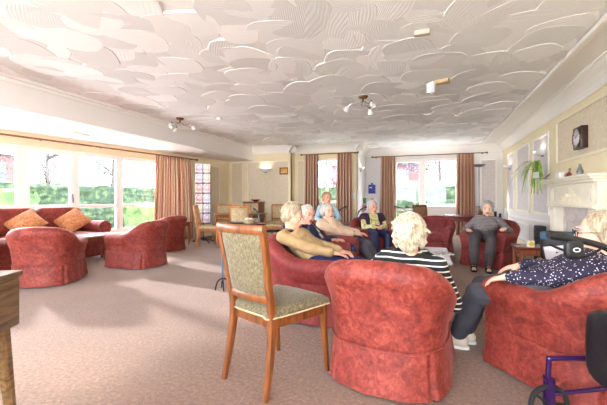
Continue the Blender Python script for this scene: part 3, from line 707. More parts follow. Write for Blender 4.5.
# local x runs towards the camera, local y away from the room
bm = BM(); box(bm, (-.01, -1.0 if 0 else -.01-.5, .745), (1.1, .012, .77), .006); link('top', bm, M['walnut'], t)
bm = BM(); box(bm, (.0, -.5, .52), (1.09, .0, .744), .004); link('body', bm, M['walnut'], t)
for i in range(2):
    bm = BM(); box(bm, (.02+i*.53, .001, .535), (.53+i*.53, .014, .735), .003); link('drawer', bm, M['walnut'], t)
for x, y in ((.06, -.04), (1.02, -.04), (.07, -.44), (1.02, -.44)):
    bm = BM(); sxn = -1 if x < .5 else 1; syn = 1 if y > -.25 else -1
    rbar(bm, [(x, y, .52), (x+sxn*.035, y+syn*.035, 0)], [.062, .03], [.062, .03], rad=.5); link('leg', bm, M['walnut'], t)
bm = BM(); box(bm, (.12, -.3, .7705), (.42, -.08, .778), .002); o = link('magazine', bm, [M['white']], None, False); o.matrix_world = Matrix.Translation(A_) @ Matrix.Rotation(ang, 4, 'Z'); o.location = A_; o.rotation_euler = (0, 0, ang)
M['magcover'] = noisemat('violet_white_cover', [(.4, (226, 220, 236)), (.55, (120, 90, 160)), (.62, (230, 226, 240))], 9, .3, bmp=0); o.data.materials[0] = M['magcover']
tag(o, 'violet and white magazine lying on the walnut sideboard', 'magazine')
# ================================================================= DINING CHAIRS
def dining_chair(label, loc, rz, group=None, fabric='weave', w='oak'):
    t = thing('dining_chair', label, 'chair', loc, rz, group)
    lean = lambda z: -.215-.0*z-(.085*max(0, (z-.45)/.48)**1.15)
    for s in (-1, 1):
        pts = bezier([(s*.185, -.275, 0), (s*.18, -.235, .2), (s*.17, -.212, .43), (s*.175, lean(.62), .62), (s*.19, lean(.8), .8), (s*.195, lean(.93)-.002, .93)], 5)
        bm = BM(); n = len(pts); rbar(bm, pts, [.03+.006*math.sin(i/n*PI) for i in range(n)], [.032+.022*math.sin(min(1, i/n*1.6)*PI/1.2) for i in range(n)], rad=.5); link('leg', bm, M[w], t)
        bm = BM(); rbar(bm, [(s*.225, .225, 0), (s*.215, .205, .25), (s*.212, .2, .44)], [.026, .036, .044], [.026, .036, .044], rad=.35); link('leg', bm, M[w], t)
    def rail(z, h, d, bow, ww, nm):
        pts = [Vector((x*ww, lean(z)-bow*(1-x*x), z)) for x in [i/6-1 for i in range(13)]]; bm = BM(); rs = []
        for p in pts:
            f = 1.0; rs.append([p+Vector((0, a*d/2, b*h/2)) for a, b in ((1, .6), (.7, 1), (-.7, 1), (-1, .6), (-1, -.6), (-.7, -1), (.7, -1), (1, -.6))])
        rings(bm, rs); link(nm, bm, M[w], t)
    rail(.932, .05, .036, .028, .208, 'top_rail'); rail(.535, .04, .028, .02, .172, 'lower_rail')
    bm = BM(); rs = []
    nz = 10; nx = 12
    for sgn in (1, -1):
        g = []
        for k in range(nz+1):
            z = .555+k/nz*.352; row = []
            for i in range(nx+1):
                x = -1+2*i/nx; ed = (1-x**6)*(1-(2*k/nz-1)**6); row.append(bm.verts.new((x*(.162+.02*k/nz), lean(z)-.022*(1-x*x)+sgn*(.006+.015*ed), z)))
            g.append(row)
        for k in range(nz):
            for i in range(nx): bm.faces.new((g[k][i], g[k][i+1], g[k+1][i+1], g[k+1][i]))
    bm.verts.ensure_lookup_table(); link('back_panel', bm, M[fabric], t)
    out = []
    ctl = [(-.185, -.215), (-.235, .17), (-.215, .235), (0, .255), (.215, .235), (.235, .17), (.185, -.215), (.1, -.225), (-.1, -.225)]
    cc = bezier([(a, b, 0) for a, b in ctl]+[(ctl[0][0], ctl[0][1], 0)], 5)[:-1]
    bm = BM(); rings(bm, [[Vector((p.x*s, p.y*s, z)) for p in cc] for s, z in ((.94, .372), (.96, .376), (.96, .43))]); link('seat_frame', bm, M[w], t)
    bm = BM(); rings(bm, [[Vector((p.x*s, p.y*s, z)) for p in cc] for s, z in ((.975, .428), (1.0, .438), (1.005, .452), (.985, .468), (.9, .482), (.7, .492), (.4, .498), (.1, .5))]); link('seat_pad', bm, M[fabric], t)
    bm = BM(); tube(bm, [Vector((p.x*1.003, p.y*1.003, .433)) for p in cc], .005, 6, closed=True); link('piping', bm, M['weavedull'], t)
    return t
fc = dining_chair('honey wood dining chair with olive woven seat, alone in the foreground', W(-.165, 2.2), yaw(.66, .75))
G = 'dining chairs round the far left table'
for lab, p, f in (('honey wood dining chair at the left end of the far dining table, side-on', (-2.18, 7.95), (1, .1)),
                  ('honey wood dining chair behind the far dining table, next to the card rack', (-2.2, 9.35), (.1, -1)),
                  ('honey wood dining chair right of the wooden cabinet, facing the room', (-.78, 9.7), (-.2, -1)),
                  ('honey wood dining chair at the right end of the far dining table', (-.75, 8.55), (-1, 0)),
                  ('honey wood dining chair on the near side of the far dining table', (-1.4, 7.6), (-.1, 1)),
                  ('honey wood dining chair by the pillar left of the small rear window', (-.02, 9.35), (0, -1))):
    dup(fc, W(*p), yaw(*f), lab, G)
for o in COL.objects:
    if o.get('group') == G:
        for ch in o.children:
            if ch.name.split('.')[0] in ('back_panel', 'seat_pad'):
                for sl in ch.material_slots: sl.link = 'OBJECT'; sl.material = M['weavedull']
            else:
                for sl in ch.material_slots: sl.link = 'OBJECT'; sl.material = M['oaklit']
bc = dup(fc, W(.5, 7.0), yaw(.1, -1), 'dining chair under the woman in pale blue behind the circle'); bc['category'] = 'chair'
bc2 = dup(fc, W(3.0, 8.35), yaw(.35, -1), 'wooden chair with tan leather back behind the empty red armchair')
for ch in bc2.children:
    if ch.name.split('.')[0] in ('back_panel', 'seat_pad'):
        for sl in ch.material_slots: sl.link = 'OBJECT'; sl.material = M['brownleather']
# ================================================================= FIREPLACE (front faces -X)
FY0, FY1 = 4.83, 6.62; fx = RX
t = thing('fireplace', 'ivory carved fireplace surround on the right wall below the clock', 'fireplace', (RX, (FY0+FY1)/2, 0))
def fbox(bm, lo, hi, bev=0): lo = Vector(lo)-Vector((RX, (FY0+FY1)/2, 0)); hi = Vector(hi)-Vector((RX, (FY0+FY1)/2, 0)); box(bm, lo, hi, bev)
bm = BM(); fbox(bm, (RX-.33, FY0, 1.365), (RX, FY1, 1.40), .012); fbox(bm, (RX-.3, FY0+.02, 1.335), (RX, FY1-.02, 1.37), .012); fbox(bm, (RX-.26, FY0+.05, 1.30), (RX, FY1-.05, 1.338), .012); link('mantel_shelf', bm, M['mantel'], t)
bm = BM(); fbox(bm, (RX-.21, FY0+.08, 1.02), (RX, FY1-.08, 1.303), .005); link('frieze', bm, M['mantel'], t)
bm = BM(); fbox(bm, (RX-.26, FY0+.06, .985), (RX, FY1-.06, 1.022), .01); link('lower_moulding', bm, M['mantel'], t)
for a, b in ((FY0+.09, FY0+.3), (FY1-.3, FY1-.09)):
    bm = BM(); fbox(bm, (RX-.22, a, .12), (RX, b, .99), .006); 
    for k in range(3): fbox(bm, (RX-.228, a+.035+k*.05, .2), (RX-.215, a+.06+k*.05, .92), .005)
    link('pilaster', bm, M['mantel'], t)
    bm = BM(); fbox(bm, (RX-.24, a-.015, 0), (RX, b+.015, .125), .01); link('plinth', bm, M['mantel'], t)
    bm = BM(); c = Vector((-.212, (a+b)/2-(FY0+FY1)/2, 1.165)); mt = Matrix(((0, 0, 1), (0, 1, 0), (-1, 0, 0)))
    pts = [c+Vector((0, .055*math.cos(q), .095*math.sin(q))) for q in [2*PI*i/28 for i in range(28)]]; tube(bm, pts, .011, 8, closed=True); sell(bm, c, (.012, .035, .07), 1, n=16, k=8); link('oval_rosette', bm, M['mantel'], t)
# swag carving
bm = BM(); rr = random.Random(4)
for i in range(46):
    a = rr.uniform(-1, 1); w_ = .34*a; hgt = (1-abs(a))**.8*.17; z = 1.05+rr.uniform(0, 1)*hgt+.02
    sell(bm, (-.213, w_, z), (.014, rr.uniform(.014, .028), rr.uniform(.012, .026)), 1, n=10, k=6)
tube(bm, [(-.215, -.36, 1.07), (-.215, -.18, 1.14), (-.215, 0, 1.235), (-.215, .18, 1.14), (-.215, .36, 1.07)], .012, 8); link('swag_carving', bm, M['creamtrim'], t)
bm = BM(); fbox(bm, (RX-.1, FY0+.3, 0), (RX, FY0+.5, .99)); fbox(bm, (RX-.1, FY1-.5, 0), (RX, FY1-.3, .99)); fbox(bm, (RX-.1, FY0+.5, .78), (RX, FY1-.5, .99)); link('marble_slips', bm, M['marble'], t, False)
bm = BM(); fbox(bm, (RX-.04, FY0+.48, 0), (RX, FY1-.48, .8)); link('back_panel', bm, M['marble'], t)
bm = BM(); fbox(bm, (RX-.14, FY0+.56, .0), (RX-.042, FY1-.56, .6), .01); f = link('fire', bm, M['blackmetal'], t); bm = BM()
for k in range(6): fbox(bm, (RX-.155, FY0+.66+k*.08, .12), (RX-.141, FY0+.68+k*.08, .42), .003)
link('grille', bm, M['brass'], f)
bm = BM(); fbox(bm, (RX-.48, FY0+.02, 0), (RX-.002, FY1-.02, .03), .008); link('hearth', bm, M['marble'], t)
def onR(px, py, x): 
    Y = onX(px, x); d = -x*ST+Y*CT; return Vector((x, Y, H-(py-HY)/F*d))
c = onR(561, 179, RX-.17); bm = BM(); box(bm, (-.05, -.08, 0), (.05, .08, .1), .006); o = link('card_box', bm, M['white'], loc=(c.x, c.y, 1.4)); tag(o, 'small white box at the left of the mantelpiece', 'box')
c = onR(568, 179, RX-.17); t = thing('ornament', 'reddish brown ornament on the mantelpiece beside the white box', 'ornament', (c.x, c.y, 1.4))
bm = BM(); sell(bm, (0, 0, .04), (.035, .08, .04), .8, n=16, k=8); link('ornament_body', bm, M['mahog'], t)
bm = BM(); cone(bm, (0, -.05, .06), .014, (0, -.06, .105), .012); sell(bm, (0, -.062, .12), (.015, .018, .017), 1, n=10, k=6); link('ornament_head', bm, M['mahog'], t)
c = onR(580, 175, RX-.17); t = thing('vase', 'dark slim vase on the mantelpiece below the clock', 'vase', (c.x, c.y, 1.4)); bm = BM(); lathe(bm, [(.03, 0), (.036, .02), (.04, .06), (.02, .11), (.013, .14), (.018, .16), (.01, .158), (.008, .12)], n=20); link('vase_body', bm, M['greymetal'], t)
# wall clock
c = onR(579, 138, RX-.06); t = thing('wall_clock', 'dark framed wall clock hanging above the mantelpiece', 'clock', (RX-.001, c.y, c.z))
s = .155
bm = BM(); box(bm, (-.085, -s*.92, -s), (0, s*.92, s), .01); link('clock_case', bm, wood('very_dark_wood', (58, 26, 26), 'Z', .4, .3), t)
rot = Matrix.Rotation(-PI/2, 4, 'Y')
bm = BM(); lathe(bm, [(0, 0), (.125, 0), (.125, .006), (0, .006)], (-.085, 0, 0), 32, rot); link('clock_face', bm, M['seatpad'], t)
bm = BM(); tube(bm, [(-.091, .13*math.cos(a), .13*math.sin(a)) for a in [2*PI*i/32 for i in range(32)]], .008, 8, closed=True); link('bezel', bm, M['brass'], t)
for i in range(12):
    a = i*PI/6; bm = BM(); box(bm, (-.094, -.004, .095), (-.0915, .004, .115), mtx=Matrix.Rotation(a, 4, 'X')); link('hour_mark', bm, M['blackmetal'], t, False)
for L, w_, a in ((.07, .008, .9), (.1, .005, -.9)):
    bm = BM(); box(bm, (-.097, -w_/2, -.015), (-.095, w_/2, L), mtx=Matrix.Rotation(a, 4, 'X')); link('clock_hand', bm, M['blackmetal'], t, False)
# wall uplighters
def uplighter(label, loc, rz, r=.15, group=None):
    t = thing('wall_uplighter', label, 'wall light', loc, rz); bm = BM(); rs = []
    for k in range(9):
        a = k/8*PI/2; rr_ = r*math.sin(a)**.75 if k else .01; z = -.10*math.cos(a)
        rs.append([Vector((rr_*math.cos(b), -rr_*math.sin(b)*.75, z)) for b in [PI*j/20 for j in range(21)]])
    inner = [[p*.93+Vector((0, 0, .004)) for p in q] for q in reversed(rs)]
    rings(bm, rs+inner, cap=False, closed=False); link('glass_bowl', bm, M['glassglobe'], t)
    bm = BM(); box(bm, (-.05, -.02, -.12), (.05, .0, .0), .005); link('wall_plate', bm, M['brass'], t); return t
for px, py, lab in ((508, 166, 'white bowl wall light in the right corner near the curtain'), (540, 151.5, 'white bowl wall light above the spider plant')):
    c = onR(px, py, RX-.05); uplighter(lab, (RX-.001, c.y, c.z+.02), -PI/2, .2)
def onYp(px, py, Y): X = onY(px, Y); d = -X*ST+Y*CT; return Vector((X, Y, H-(py-HY)/F*d))
c = onYp(266, 169, YA); uplighter('white bowl wall light between the wallpaper panel edge and the small gold picture', (c.x, YA-.001, c.z), 0, .19)
X = XBC; Yq = 10.6; d = -X*ST+Yq*CT; uplighter('white wall light on the narrow side of the pillar left of the garden door', (XBC+.001, 10.45, H+31/F*d), PI/2, .15)
# picture
c = onYp(284, 171, YA); t = thing('framed_picture', 'small gold framed picture on the far wall by the pillar', 'picture', (c.x, YA-.001, c.z)); bm = BM()
for a in (-1, 1): box(bm, (a*.125-.015, -.02, -.105), (a*.125+.015, 0, .105), .004); box(bm, (-.11, -.02, a*.09-.015), (.11, 0, a*.09+.015), .004)
link('frame', bm, M['mahog'], t); bm = BM(); box(bm, (-.115, -.012, -.08), (.115, 0, .08)); link('print', bm, noisemat('amber_print', [(.4, (206, 140, 50)), (.6, (232, 180, 90))], 9, .5, bmp=0), t, False)
# wall switch, blue wallet
c = onYp(353.5, 196, YB); t = thing('wall_switch', 'white wall switch beside the rust curtain on the pillar', 'switch', (c.x, YB-.001, c.z)); bm = BM(); box(bm, (-.045, -.012, -.09), (.045, 0, .09), .004); link('switch_plate', bm, M['white'], t); bm = BM(); box(bm, (-.01, -.018, -.02), (.01, -.011, .02), .002); link('rocker', bm, M['white'], t)
c = onYp(372, 189, YC); t = thing('document_wallet', 'blue document wallet hanging on the wall left of the garden door', 'wallet', (c.x, YC-.001, c.z)); M['blue'] = plain('royal_blue_plastic', (44, 54, 160), .4); bm = BM(); box(bm, (-.115, -.03, -.15), (.115, -.002, .14), .006); link('wallet_body', bm, M['blue'], t); bm = BM(); box(bm, (-.03, -.012, .14), (.03, -.003, .2), .004); link('hook', bm, M['blue'], t); bm = BM(); box(bm, (-.08, -.033, .03), (.0, -.0302, .06)); link('wallet_label', bm, M['white'], t, False)
# ================================================================= CARD RACK
c = W(-2.56, 8.8); t = thing('card_rack', 'spinning wire greeting card rack standing by the rose curtain', 'card rack', c, yaw(.25, -1)+PI)
rackm = Matrix.Translation(c) @ Matrix.Rotation(yaw(.25, -1)+PI, 4, 'Z')
bm = BM(); tube(bm, [(0, 0, .05), (0, 0, 1.98)], .014, 10); link('pole', bm, M['blackmetal'], t)
for i in range(5):
    a = i*2*PI/5+.3; bm = BM(); rbar(bm, bezier([(0, 0, .1), (.14*math.cos(a), .14*math.sin(a), .07), (.27*math.cos(a), .27*math.sin(a), .012)], 4), .03, .022); link('leg', bm, M['blackmetal'], t)
cards = []
for f in range(4):
    R_ = Matrix.Rotation(f*PI/2, 4, 'Z'); bm = BM()
    for rw in range(6):
        z = .50+rw*.252
        for cl in (-.5, .5):
            x = cl*.19
            for zz, yy in ((0, -.165), (.07, -.18)): tube(bm, [R_ @ Vector(p) for p in ((x-.085, -.14, z+zz), (x-.085, yy, z+zz), (x+.085, yy, z+zz), (x+.085, -.14, z+zz))], .003, 5)
            cards.append((f, x, z))
    for x in (-.18, 0, .18): tube(bm, [R_ @ Vector((x, -.14, .46)), R_ @ Vector((x, -.14, 1.96))], .0025, 5)
    for z in (.47, 1.95): tube(bm, [R_ @ Vector(p) for p in ((-.18, -.14, z), (.18, -.14, z))], .004, 5)
    link('wire_pockets', bm, M['blackmetal'], t)
cm = [noisemat('card_print_%s' % k, [(.42, (248, 242, 242)), (.54, q), (.6, (250, 246, 246))], 11, .35, bmp=0) for k, q in (('rose', (226, 160, 176)), ('blue', (180, 196, 224)), ('lilac', (206, 180, 214)), ('red', (220, 140, 144)), ('cream', (232, 210, 176)))]
base = {}
bm = BM(); box(bm, (-.086, -.003, 0), (.086, .003, .215), .001); proto = None
for i, (f, x, z) in enumerate(cards):
    if f == 2 and 0: continue
    mm = rackm @ Matrix.Rotation(f*PI/2, 4, 'Z') @ Matrix.Translation((x, -.155, z+.006)) @ Matrix.Rotation(.06, 4, 'X')
    if proto is None: o = proto = link('greeting_card', bm, cm[0], None, False)
    else: o = proto.copy(); COL.objects.link(o)
    for sl in o.material_slots: sl.link = 'OBJECT'; sl.material = cm[(i*7+i//5) % 5]
    o.location = mm.translation; o.rotation_euler = mm.to_euler()
    tag(o, 'greeting card standing in a pocket of the spinning rack', 'greeting card', 'greeting cards in the spinning rack')
# ================================================================= SMALL REAR THINGS
cab = onYp(253.5, 202, 9.3); t = thing('cabinet', 'low wooden cabinet against the far wall with a dark bowl on top', 'cabinet', (cab.x, 9.32, 0)); ch_ = 1.02
bm = BM(); box(bm, (-.26, -.2, .05), (.26, .2, ch_-.025), .005); link('body', bm, M['oak'], t); bm = BM(); box(bm, (-.28, -.22, ch_-.025), (.28, .22, ch_), .006); link('top', bm, M['oakx'], t)
bm = BM(); box(bm, (-.25, -.17, 0), (.25, .19, .05)); link('plinth', bm, M['oak'], t)
for a in (-1, 1):
    bm = BM(); box(bm, (min(a*.005, a*.25), -.214, .08), (max(a*.005, a*.25), -.201, ch_-.05), .004); d_ = link('door', bm, M['weavedull'], t); bm = BM(); sell(bm, (a*.03, -.225, .6), (.01, .012, .01), 1, n=10, k=6); link('knob', bm, M['brass'], d_)
t = thing('bowl', 'dark shallow bowl on top of the wooden cabinet', 'bowl', (cab.x+.06, 9.32, ch_)); bm = BM(); lathe(bm, [(.05, 0), (.06, .01), (.13, .05), (.15, .065), (.14, .066), (.06, .02), (.01, .015)], n=24); link('bowl_body', bm, M['mahog'], t)
t = thing('bread_basket', 'white basket on the small round table behind the foreground chair', 'basket', W(-.9, 5.72, .7)); bm = BM(); lathe(bm, [(.07, 0), (.1, .03), (.115, .07), (.105, .07), (.085, .03), (.01, .01)], n=24); link('basket_body', bm, M['weavedull'], t)
bm = BM(); rr = random.Random(3)
for i in range(9): sell(bm, (rr.uniform(-.05, .05), rr.uniform(-.05, .05), .055+rr.uniform(0, .02)), (.035, .03, .02), 1, n=10, k=6)
link('napkins', bm, M['white'], t)
bm = BM(); sell(bm, (0, 0, .012), (.12, .09, .012), .5, n=24, k=6); o = link('tray', bm, M['greymetal'], loc=W(-1.12, 5.78, .7)); tag(o, 'grey oval tray on the small round table left of the basket', 'tray')
# floor lamp
t = thing('floor_lamp', 'slim dark floor lamp between the curtain and the right rear corner', 'floor lamp', (onY(479, 10.9), 10.9, 0))
bm = BM(); lathe(bm, [(.13, 0), (.13, .015), (.02, .03)], n=24); link('base', bm, M['greymetal'], t); bm = BM(); tube(bm, [(0, 0, .02), (0, 0, 2.02)], .012, 8); link('pole', bm, M['greymetal'], t)
bm = BM(); lathe(bm, [(.02, 2.0), (.1, 2.02), (.16, 2.06), (.165, 2.08), (.15, 2.075), (.02, 2.03)], n=24); link('lamp_shade', bm, M['greymetal'], t)
# things on the mahogany table
def bottle(name, label, loc, r, h, mat, cap='white'):
    t = thing(name, label, 'bottle', loc); bm = BM(); lathe(bm, [(r*.9, 0), (r, .01), (r, h*.62), (r*.4, h*.8), (r*.36, h*.92)], n=16); link('bottle_body', bm, M[mat], t); bm = BM(); lathe(bm, [(r*.42, h*.9), (r*.42, h)], n=12); link('bottle_cap', bm, M[cap], t)
bm = BM(); box(bm, (-.06, -.05, 0), (.06, .05, .2), .006); o = link('wooden_box', bm, M['oak'], loc=(onY(479.5, 8.85), 8.85, .73)); tag(o, 'upright reddish wooden box on the mahogany table', 'box')
# low bookcase in the right rear corner
bx = thing('bookcase', 'low bookcase in the right rear corner behind the grey haired woman', 'bookcase', (1.42, 8.2, 0)); bm = BM()
for z in (0.03, .3, .58): box(bm, (-.24, -.3, z), (.24, .3, z+.025), .003)
link('shelf_boards', bm, M['brownwood'], bx, False)
for y_ in (-.3, .28): bm = BM(); box(bm, (-.24, y_, 0), (.24, y_+.02, .6), .003); link('side_panel', bm, M['brownwood'], bx)
M['yellow'] = plain('yellow_cover', (216, 196, 70), .5); M['navy'] = plain('navy_cover', (36, 40, 86), .5); M['green'] = plain('green_cover', (90, 130, 90), .5); M['redc'] = plain('red_cover', (186, 52, 60), .5); M['pinkc'] = plain('pink_cover', (224, 150, 170), .5)
def book(label, loc, dims, mat, rz=0, name='book'):
    t = thing(name, label, 'book', loc, rz); x, y, z = dims; bm = BM(); box(bm, (-x/2+.002, -y/2+.003, .002), (x/2-.002, y/2-.003, z-.003)); link('pages', bm, M['white'], t, False)
    bm = BM(); box(bm, (-x/2, -y/2, 0), (-x/2+.002, y/2, z)); box(bm, (x/2-.002, -y/2, 0), (x/2, y/2, z)); box(bm, (-x/2, -y/2, 0), (x/2, -y/2+.003, z)); link('cover', bm, M[mat], t, False)
c = onYp(497, 213, 8.0)
for i, (dx, mt_, dm_) in enumerate(((0, 'yellow', (.035, .15, .21)), (.045, 'navy', (.04, .16, .24)), (.09, 'white', (.03, .15, .26)), (.13, 'navy', (.04, .15, .2)))):
    book(['yellow book standing at the left end of the low bookcase', 'navy book standing next to the yellow one on the low bookcase', 'white tall book standing on the low bookcase', 'second navy book standing right of the white tall book'][i], (1.25+dx, 8.02, .605), dm_, mt_)
bottle('lotion_bottle', 'white bottle standing on the low bookcase by the wall', (1.5, 8.08, .605), .05, .32, 'white', 'white')
bm = BM(); box(bm, (-.07, -.11, 0), (.07, .11, .62), .01); t = thing('loudspeaker', 'black floor speaker against the right wall behind the side table', 'speaker', (1.9, 7.3, 0)); link('speaker_cabinet', bm, M['blackplastic'], t)
bm = BM(); lathe(bm, [(.02, 0), (.05, .004), (.055, .012)], (0, -.111, .3), 20, Matrix.Rotation(PI/2, 4, 'X')); link('speaker_cone', bm, M['rubber'], t)
# small clock on side table
t = thing('table_clock', 'small cream clock on the dark side table', 'clock', W(2.83, 4.3, .5), yaw(-.2, -1)+PI); bm = BM(); box(bm, (-.04, -.02, 0), (.04, .02, .08), .006); link('clock_case', bm, M['creamtrim'], t); bm = BM(); lathe(bm, [(0, 0), (.028, 0), (.028, .003), (0, .003)], (0, -.02, .042), 20, Matrix.Rotation(PI/2, 4, 'X')); link('clock_face', bm, M['yellow'], t)
# blue bag
t = thing('bag', 'black and blue bag with a white card on the front, beside the fireplace', 'bag', W(2.6, 3.5, .47), yaw(-.55, -.83)+PI); M['bagblue'] = plain('slate_blue_fabric', (58, 92, 120), .7, bmp=.2)
bm = BM(); sell(bm, (0, 0, .145), (.165, .1, .145), .35, .35, 28, 12); link('bag_body', bm, M['blackplastic'], t)
bm = BM(); sell(bm, (0, -.005, .255), (.168, .105, .045), .4, .35, 28, 10); link('flap', bm, M['bagblue'], t)
bm = BM(); box(bm, (-.13, -.118, .03), (.06, -.108, .17), .002); bmesh.ops.rotate(bm, verts=bm.verts, cent=(0, 0, .1), matrix=Matrix.Rotation(-.18, 3, 'Y')); link('card', bm, M['seatpad'], t)
bm = BM(); sell(bm, (-.03, -.119, .1), (.009, .003, .009), 1, n=10, k=6); link('press_stud', bm, M['blackmetal'], t)
# papers
M['news'] = noisemat('newsprint', [(.42, (226, 224, 228)), (.52, (90, 90, 100)), (.62, (214, 212, 216))], 26, .7, bmp=0)
for i, (r_, d_, a, mt_, lab) in enumerate(((1.72, 4.32, .3, 'news', 'folded newspaper at the near right of the coffee table'), (1.5, 4.55, -.2, 'navy', 'dark magazine in the middle of the coffee table'), (1.42, 4.15, .5, 'news', 'newspaper at the near left of the coffee table'))):
    bm = BM(); rings(bm, [[(x, -.15, 0), (x, .15, 0), (x, .15, .01+.004*math.sin(x*20)), (x, -.15, .012+.004*math.sin(x*20+1))] for x in (-.11, -.05, 0, .05, .11)]); o = link('newspaper' if mt_ == 'news' else 'magazine', bm, M[mt_], None, False, W(r_, d_, .4205)); o.rotation_euler = (0, 0, a); tag(o, lab, 'newspaper' if mt_ == 'news' else 'magazine')
# rear notice shelf by the pillar with leaflets
t = thing('leaflet_stand', 'white leaflet stand between the pillar and the garden door', 'stand', (onY(368, 10.9), 10.9, 0)); bm = BM(); box(bm, (-.3, -.14, 0), (.3, .14, .72), .01); link('stand_body', bm, M['whitewall'], t); bm = BM(); box(bm, (-.32, -.16, .72), (.32, .16, .745), .006); link('stand_top', bm, M['white'], t)
rr = random.Random(9); cols = ['white', 'pinkc', 'seatpad', 'redc', 'navy', 'white', 'green', 'seatpad', 'pinkc', 'white']
names = ['white', 'pink', 'pale grey', 'red', 'navy', 'second white', 'green', 'second pale grey', 'second pink', 'third white']
for i in range(10):
    z = .746+(.22 if i >= 5 else 0); x = (i % 5)*.115-.23
    if i == 5:
        bm = BM(); box(bm, (-.32, -.02, .96), (.32, .16, .964)); 
        for a in (-.315, .311): box(bm, (a, 0, .745), (a+.004, .16, .964))
        link('upper_shelf', bm, M['white'], t, False)
    bm = BM(); box(bm, (-.05, -.006, 0), (.05, .006, .17), .001); o = link('leaflet', bm, M[cols[i]], None, False, (onY(368, 10.9)+x, 10.9+(.08 if i >= 5 else -.05), z+(.0 if i < 5 else -.001))); o.rotation_euler = (-.1, 0, rr.uniform(-.1, .1)); tag(o, names[i]+' leaflet on the '+('upper' if i >= 5 else 'lower')+' level of the leaflet stand', 'leaflet')
# ================================================================= CEILING FITTINGS
def spot(label, px, py, rz, lit=True):
    c = atz(px, py, CZ-.012) if 0 else at(px, py, (CZ-.02-H)*F/(HY-py)); t = thing('ceiling_spotlight', label, 'ceiling light', (c.x, c.y, CZ-.035), rz)
    bm = BM(); lathe(bm, [(.075, .035), (.075, .0), (.06, -.02), (.015, -.03), (.012, -.07)], n=24); link('ceiling_rose', bm, M['brass'], t)
    for i in range(3):
        a = i*2*PI/3+.4; u = Vector((math.cos(a), math.sin(a), 0)); v = Vector((-u.y, u.x, 0))
        p = bezier([(0, 0, -.06), u*.08+v*.05+Vector((0, 0, -.11)), u*.17+Vector((0, 0, -.1)), u*.24-v*.03+Vector((0, 0, -.15))], 6)
        bm = BM(); tube(bm, p, .006, 6); ar = link('arm', bm, M['chrome'], t)
        bm = BM(); e = p[-1]; dr = (u*.5+Vector((0, 0, -1))).normalized(); q = dr.to_track_quat('Z', 'Y').to_matrix().to_4x4(); lathe(bm, [(.016, -.02), (.03, .01), (.042, .05), (.045, .07), (.04, .068), (.01, .03)], e, 16, q); link('lamp_shade', bm, M['glassglobe'], ar)
        bm = BM(); lathe(bm, [(.015, -.04), (.018, -.015), (.012, -.012)], e, 12, q); link('lamp_holder', bm, M['blackmetal'], ar)
    return t
spot('three armed chrome ceiling spotlight near the beam on the left', 180, 118, .2)
spot('three armed chrome ceiling spotlight in the middle of the ceiling', 363, 96, 1.0)
c = at(219.5, 117, (CZ-H)*F/(HY-117)); t = thing('smoke_detector', 'round white smoke detector right of the left ceiling spotlight', 'smoke detector', (c.x, c.y, CZ-.06)); bm = BM(); lathe(bm, [(.02, 0), (.045, .005), (.055, .03), (.06, .035), (.06, .058)], n=24); link('detector_body', bm, M['white'], t)
c = at(431, 81, (CZ-H)*F/(HY-81)); t = thing('emergency_light', 'small glass emergency light hanging from the ceiling', 'emergency light', (c.x, c.y, CZ-.03), -.3)
bm = BM(); box(bm, (-.05, -.05, -.01), (.05, .05, .03), .006); link('fixing', bm, M['chrome'], t)
bm = BM(); lathe(bm, [(.055, -.01), (.06, -.03), (.058, -.13), (.05, -.14), (.045, -.14), (.052, -.03), (.04, -.012)], n=16); link('glass_shade', bm, M['glassglobe'], t)
bm = BM(); tube(bm, [(0, 0, -.01), (0, 0, -.12)], .022, 10); link('tube', bm, plain('pale_blue_lamp', (200, 214, 232), .3), t)
bm = BM(); box(bm, (.06, -.06, -.035), (.24, .06, .03), .008); link('battery_box', bm, M['weavedull'], t)
c = at(422, 29.5, (CZ-H)*F/(HY-29.5)); bm = BM(); box(bm, (-.07, -.03, -.02), (.07, .03, .03), .006); o = link('ceiling_sensor', bm, plain('beige_plastic', (200, 188, 170), .6), loc=(c.x, c.y, CZ-.035)); tag(o, 'small beige sensor box on the ceiling near the top', 'sensor')
c = at(80, 133, (SZ-H)*F/(HY-133)); bm = BM(); box(bm, (-.04, -.17, -.025), (.04, .17, .02), .005); o = link('ceiling_vent', bm, M['beampaint'], loc=(c.x, c.y, SZ-.015)); tag(o, 'slim white vent on the low ceiling above the windows', 'vent')
# ================================================================= SPIDER PLANT
c = onR(537, 173, RX-.2); t = thing('spider_plant', 'spider plant with arching striped leaves hanging on the right wall left of the mantelpiece', 'plant', c)
bm = BM(); lathe(bm, [(.05, -.1), (.08, -.09), (.1, 0), (.105, .01), (.09, .005), (.02, -.01)], n=20); link('pot', bm, M['white'], t)
bm = BM(); tube(bm, [(.0, 0, -.095), (.12, 0, -.1), (.198, 0, -.02)], .008, 8); link('bracket', bm, M['blackmetal'], t)
bm = BM(); rr = random.Random(21)
for i in range(48):
    a = rr.uniform(0, 2*PI); L = rr.uniform(.22, .5); up = rr.uniform(.04, .2); dr = Vector((math.cos(a)*.95, math.sin(a)*.8, 0)); 
    if dr.x > 0: dr.x *= .1
    drop = rr.uniform(.02, .4); p = bezier([(0, 0, 0), dr*L*.35+Vector((0, 0, up+.03)), dr*L*.75+Vector((0, 0, up*.5-drop*.2)), dr*L+Vector((0, 0, -drop))], 5)
    side = Vector((-dr.y, dr.x, 0)).normalized(); n = len(p); vs = []
    for k, q in enumerate(p):
        w_ = .0105*math.sin((k+.6)/(n+.4)*PI)**.6; vs.append((bm.verts.new(q-side*w_+Vector((0, 0, .004))), bm.verts.new(q), bm.verts.new(q+side*w_+Vector((0, 0, .004)))))
    for k in range(n-1):
        for j in range(2): bm.faces.new((vs[k][j], vs[k][j+1], vs[k+1][j+1], vs[k+1][j]))
link('leaves', bm, M['spider'], t)
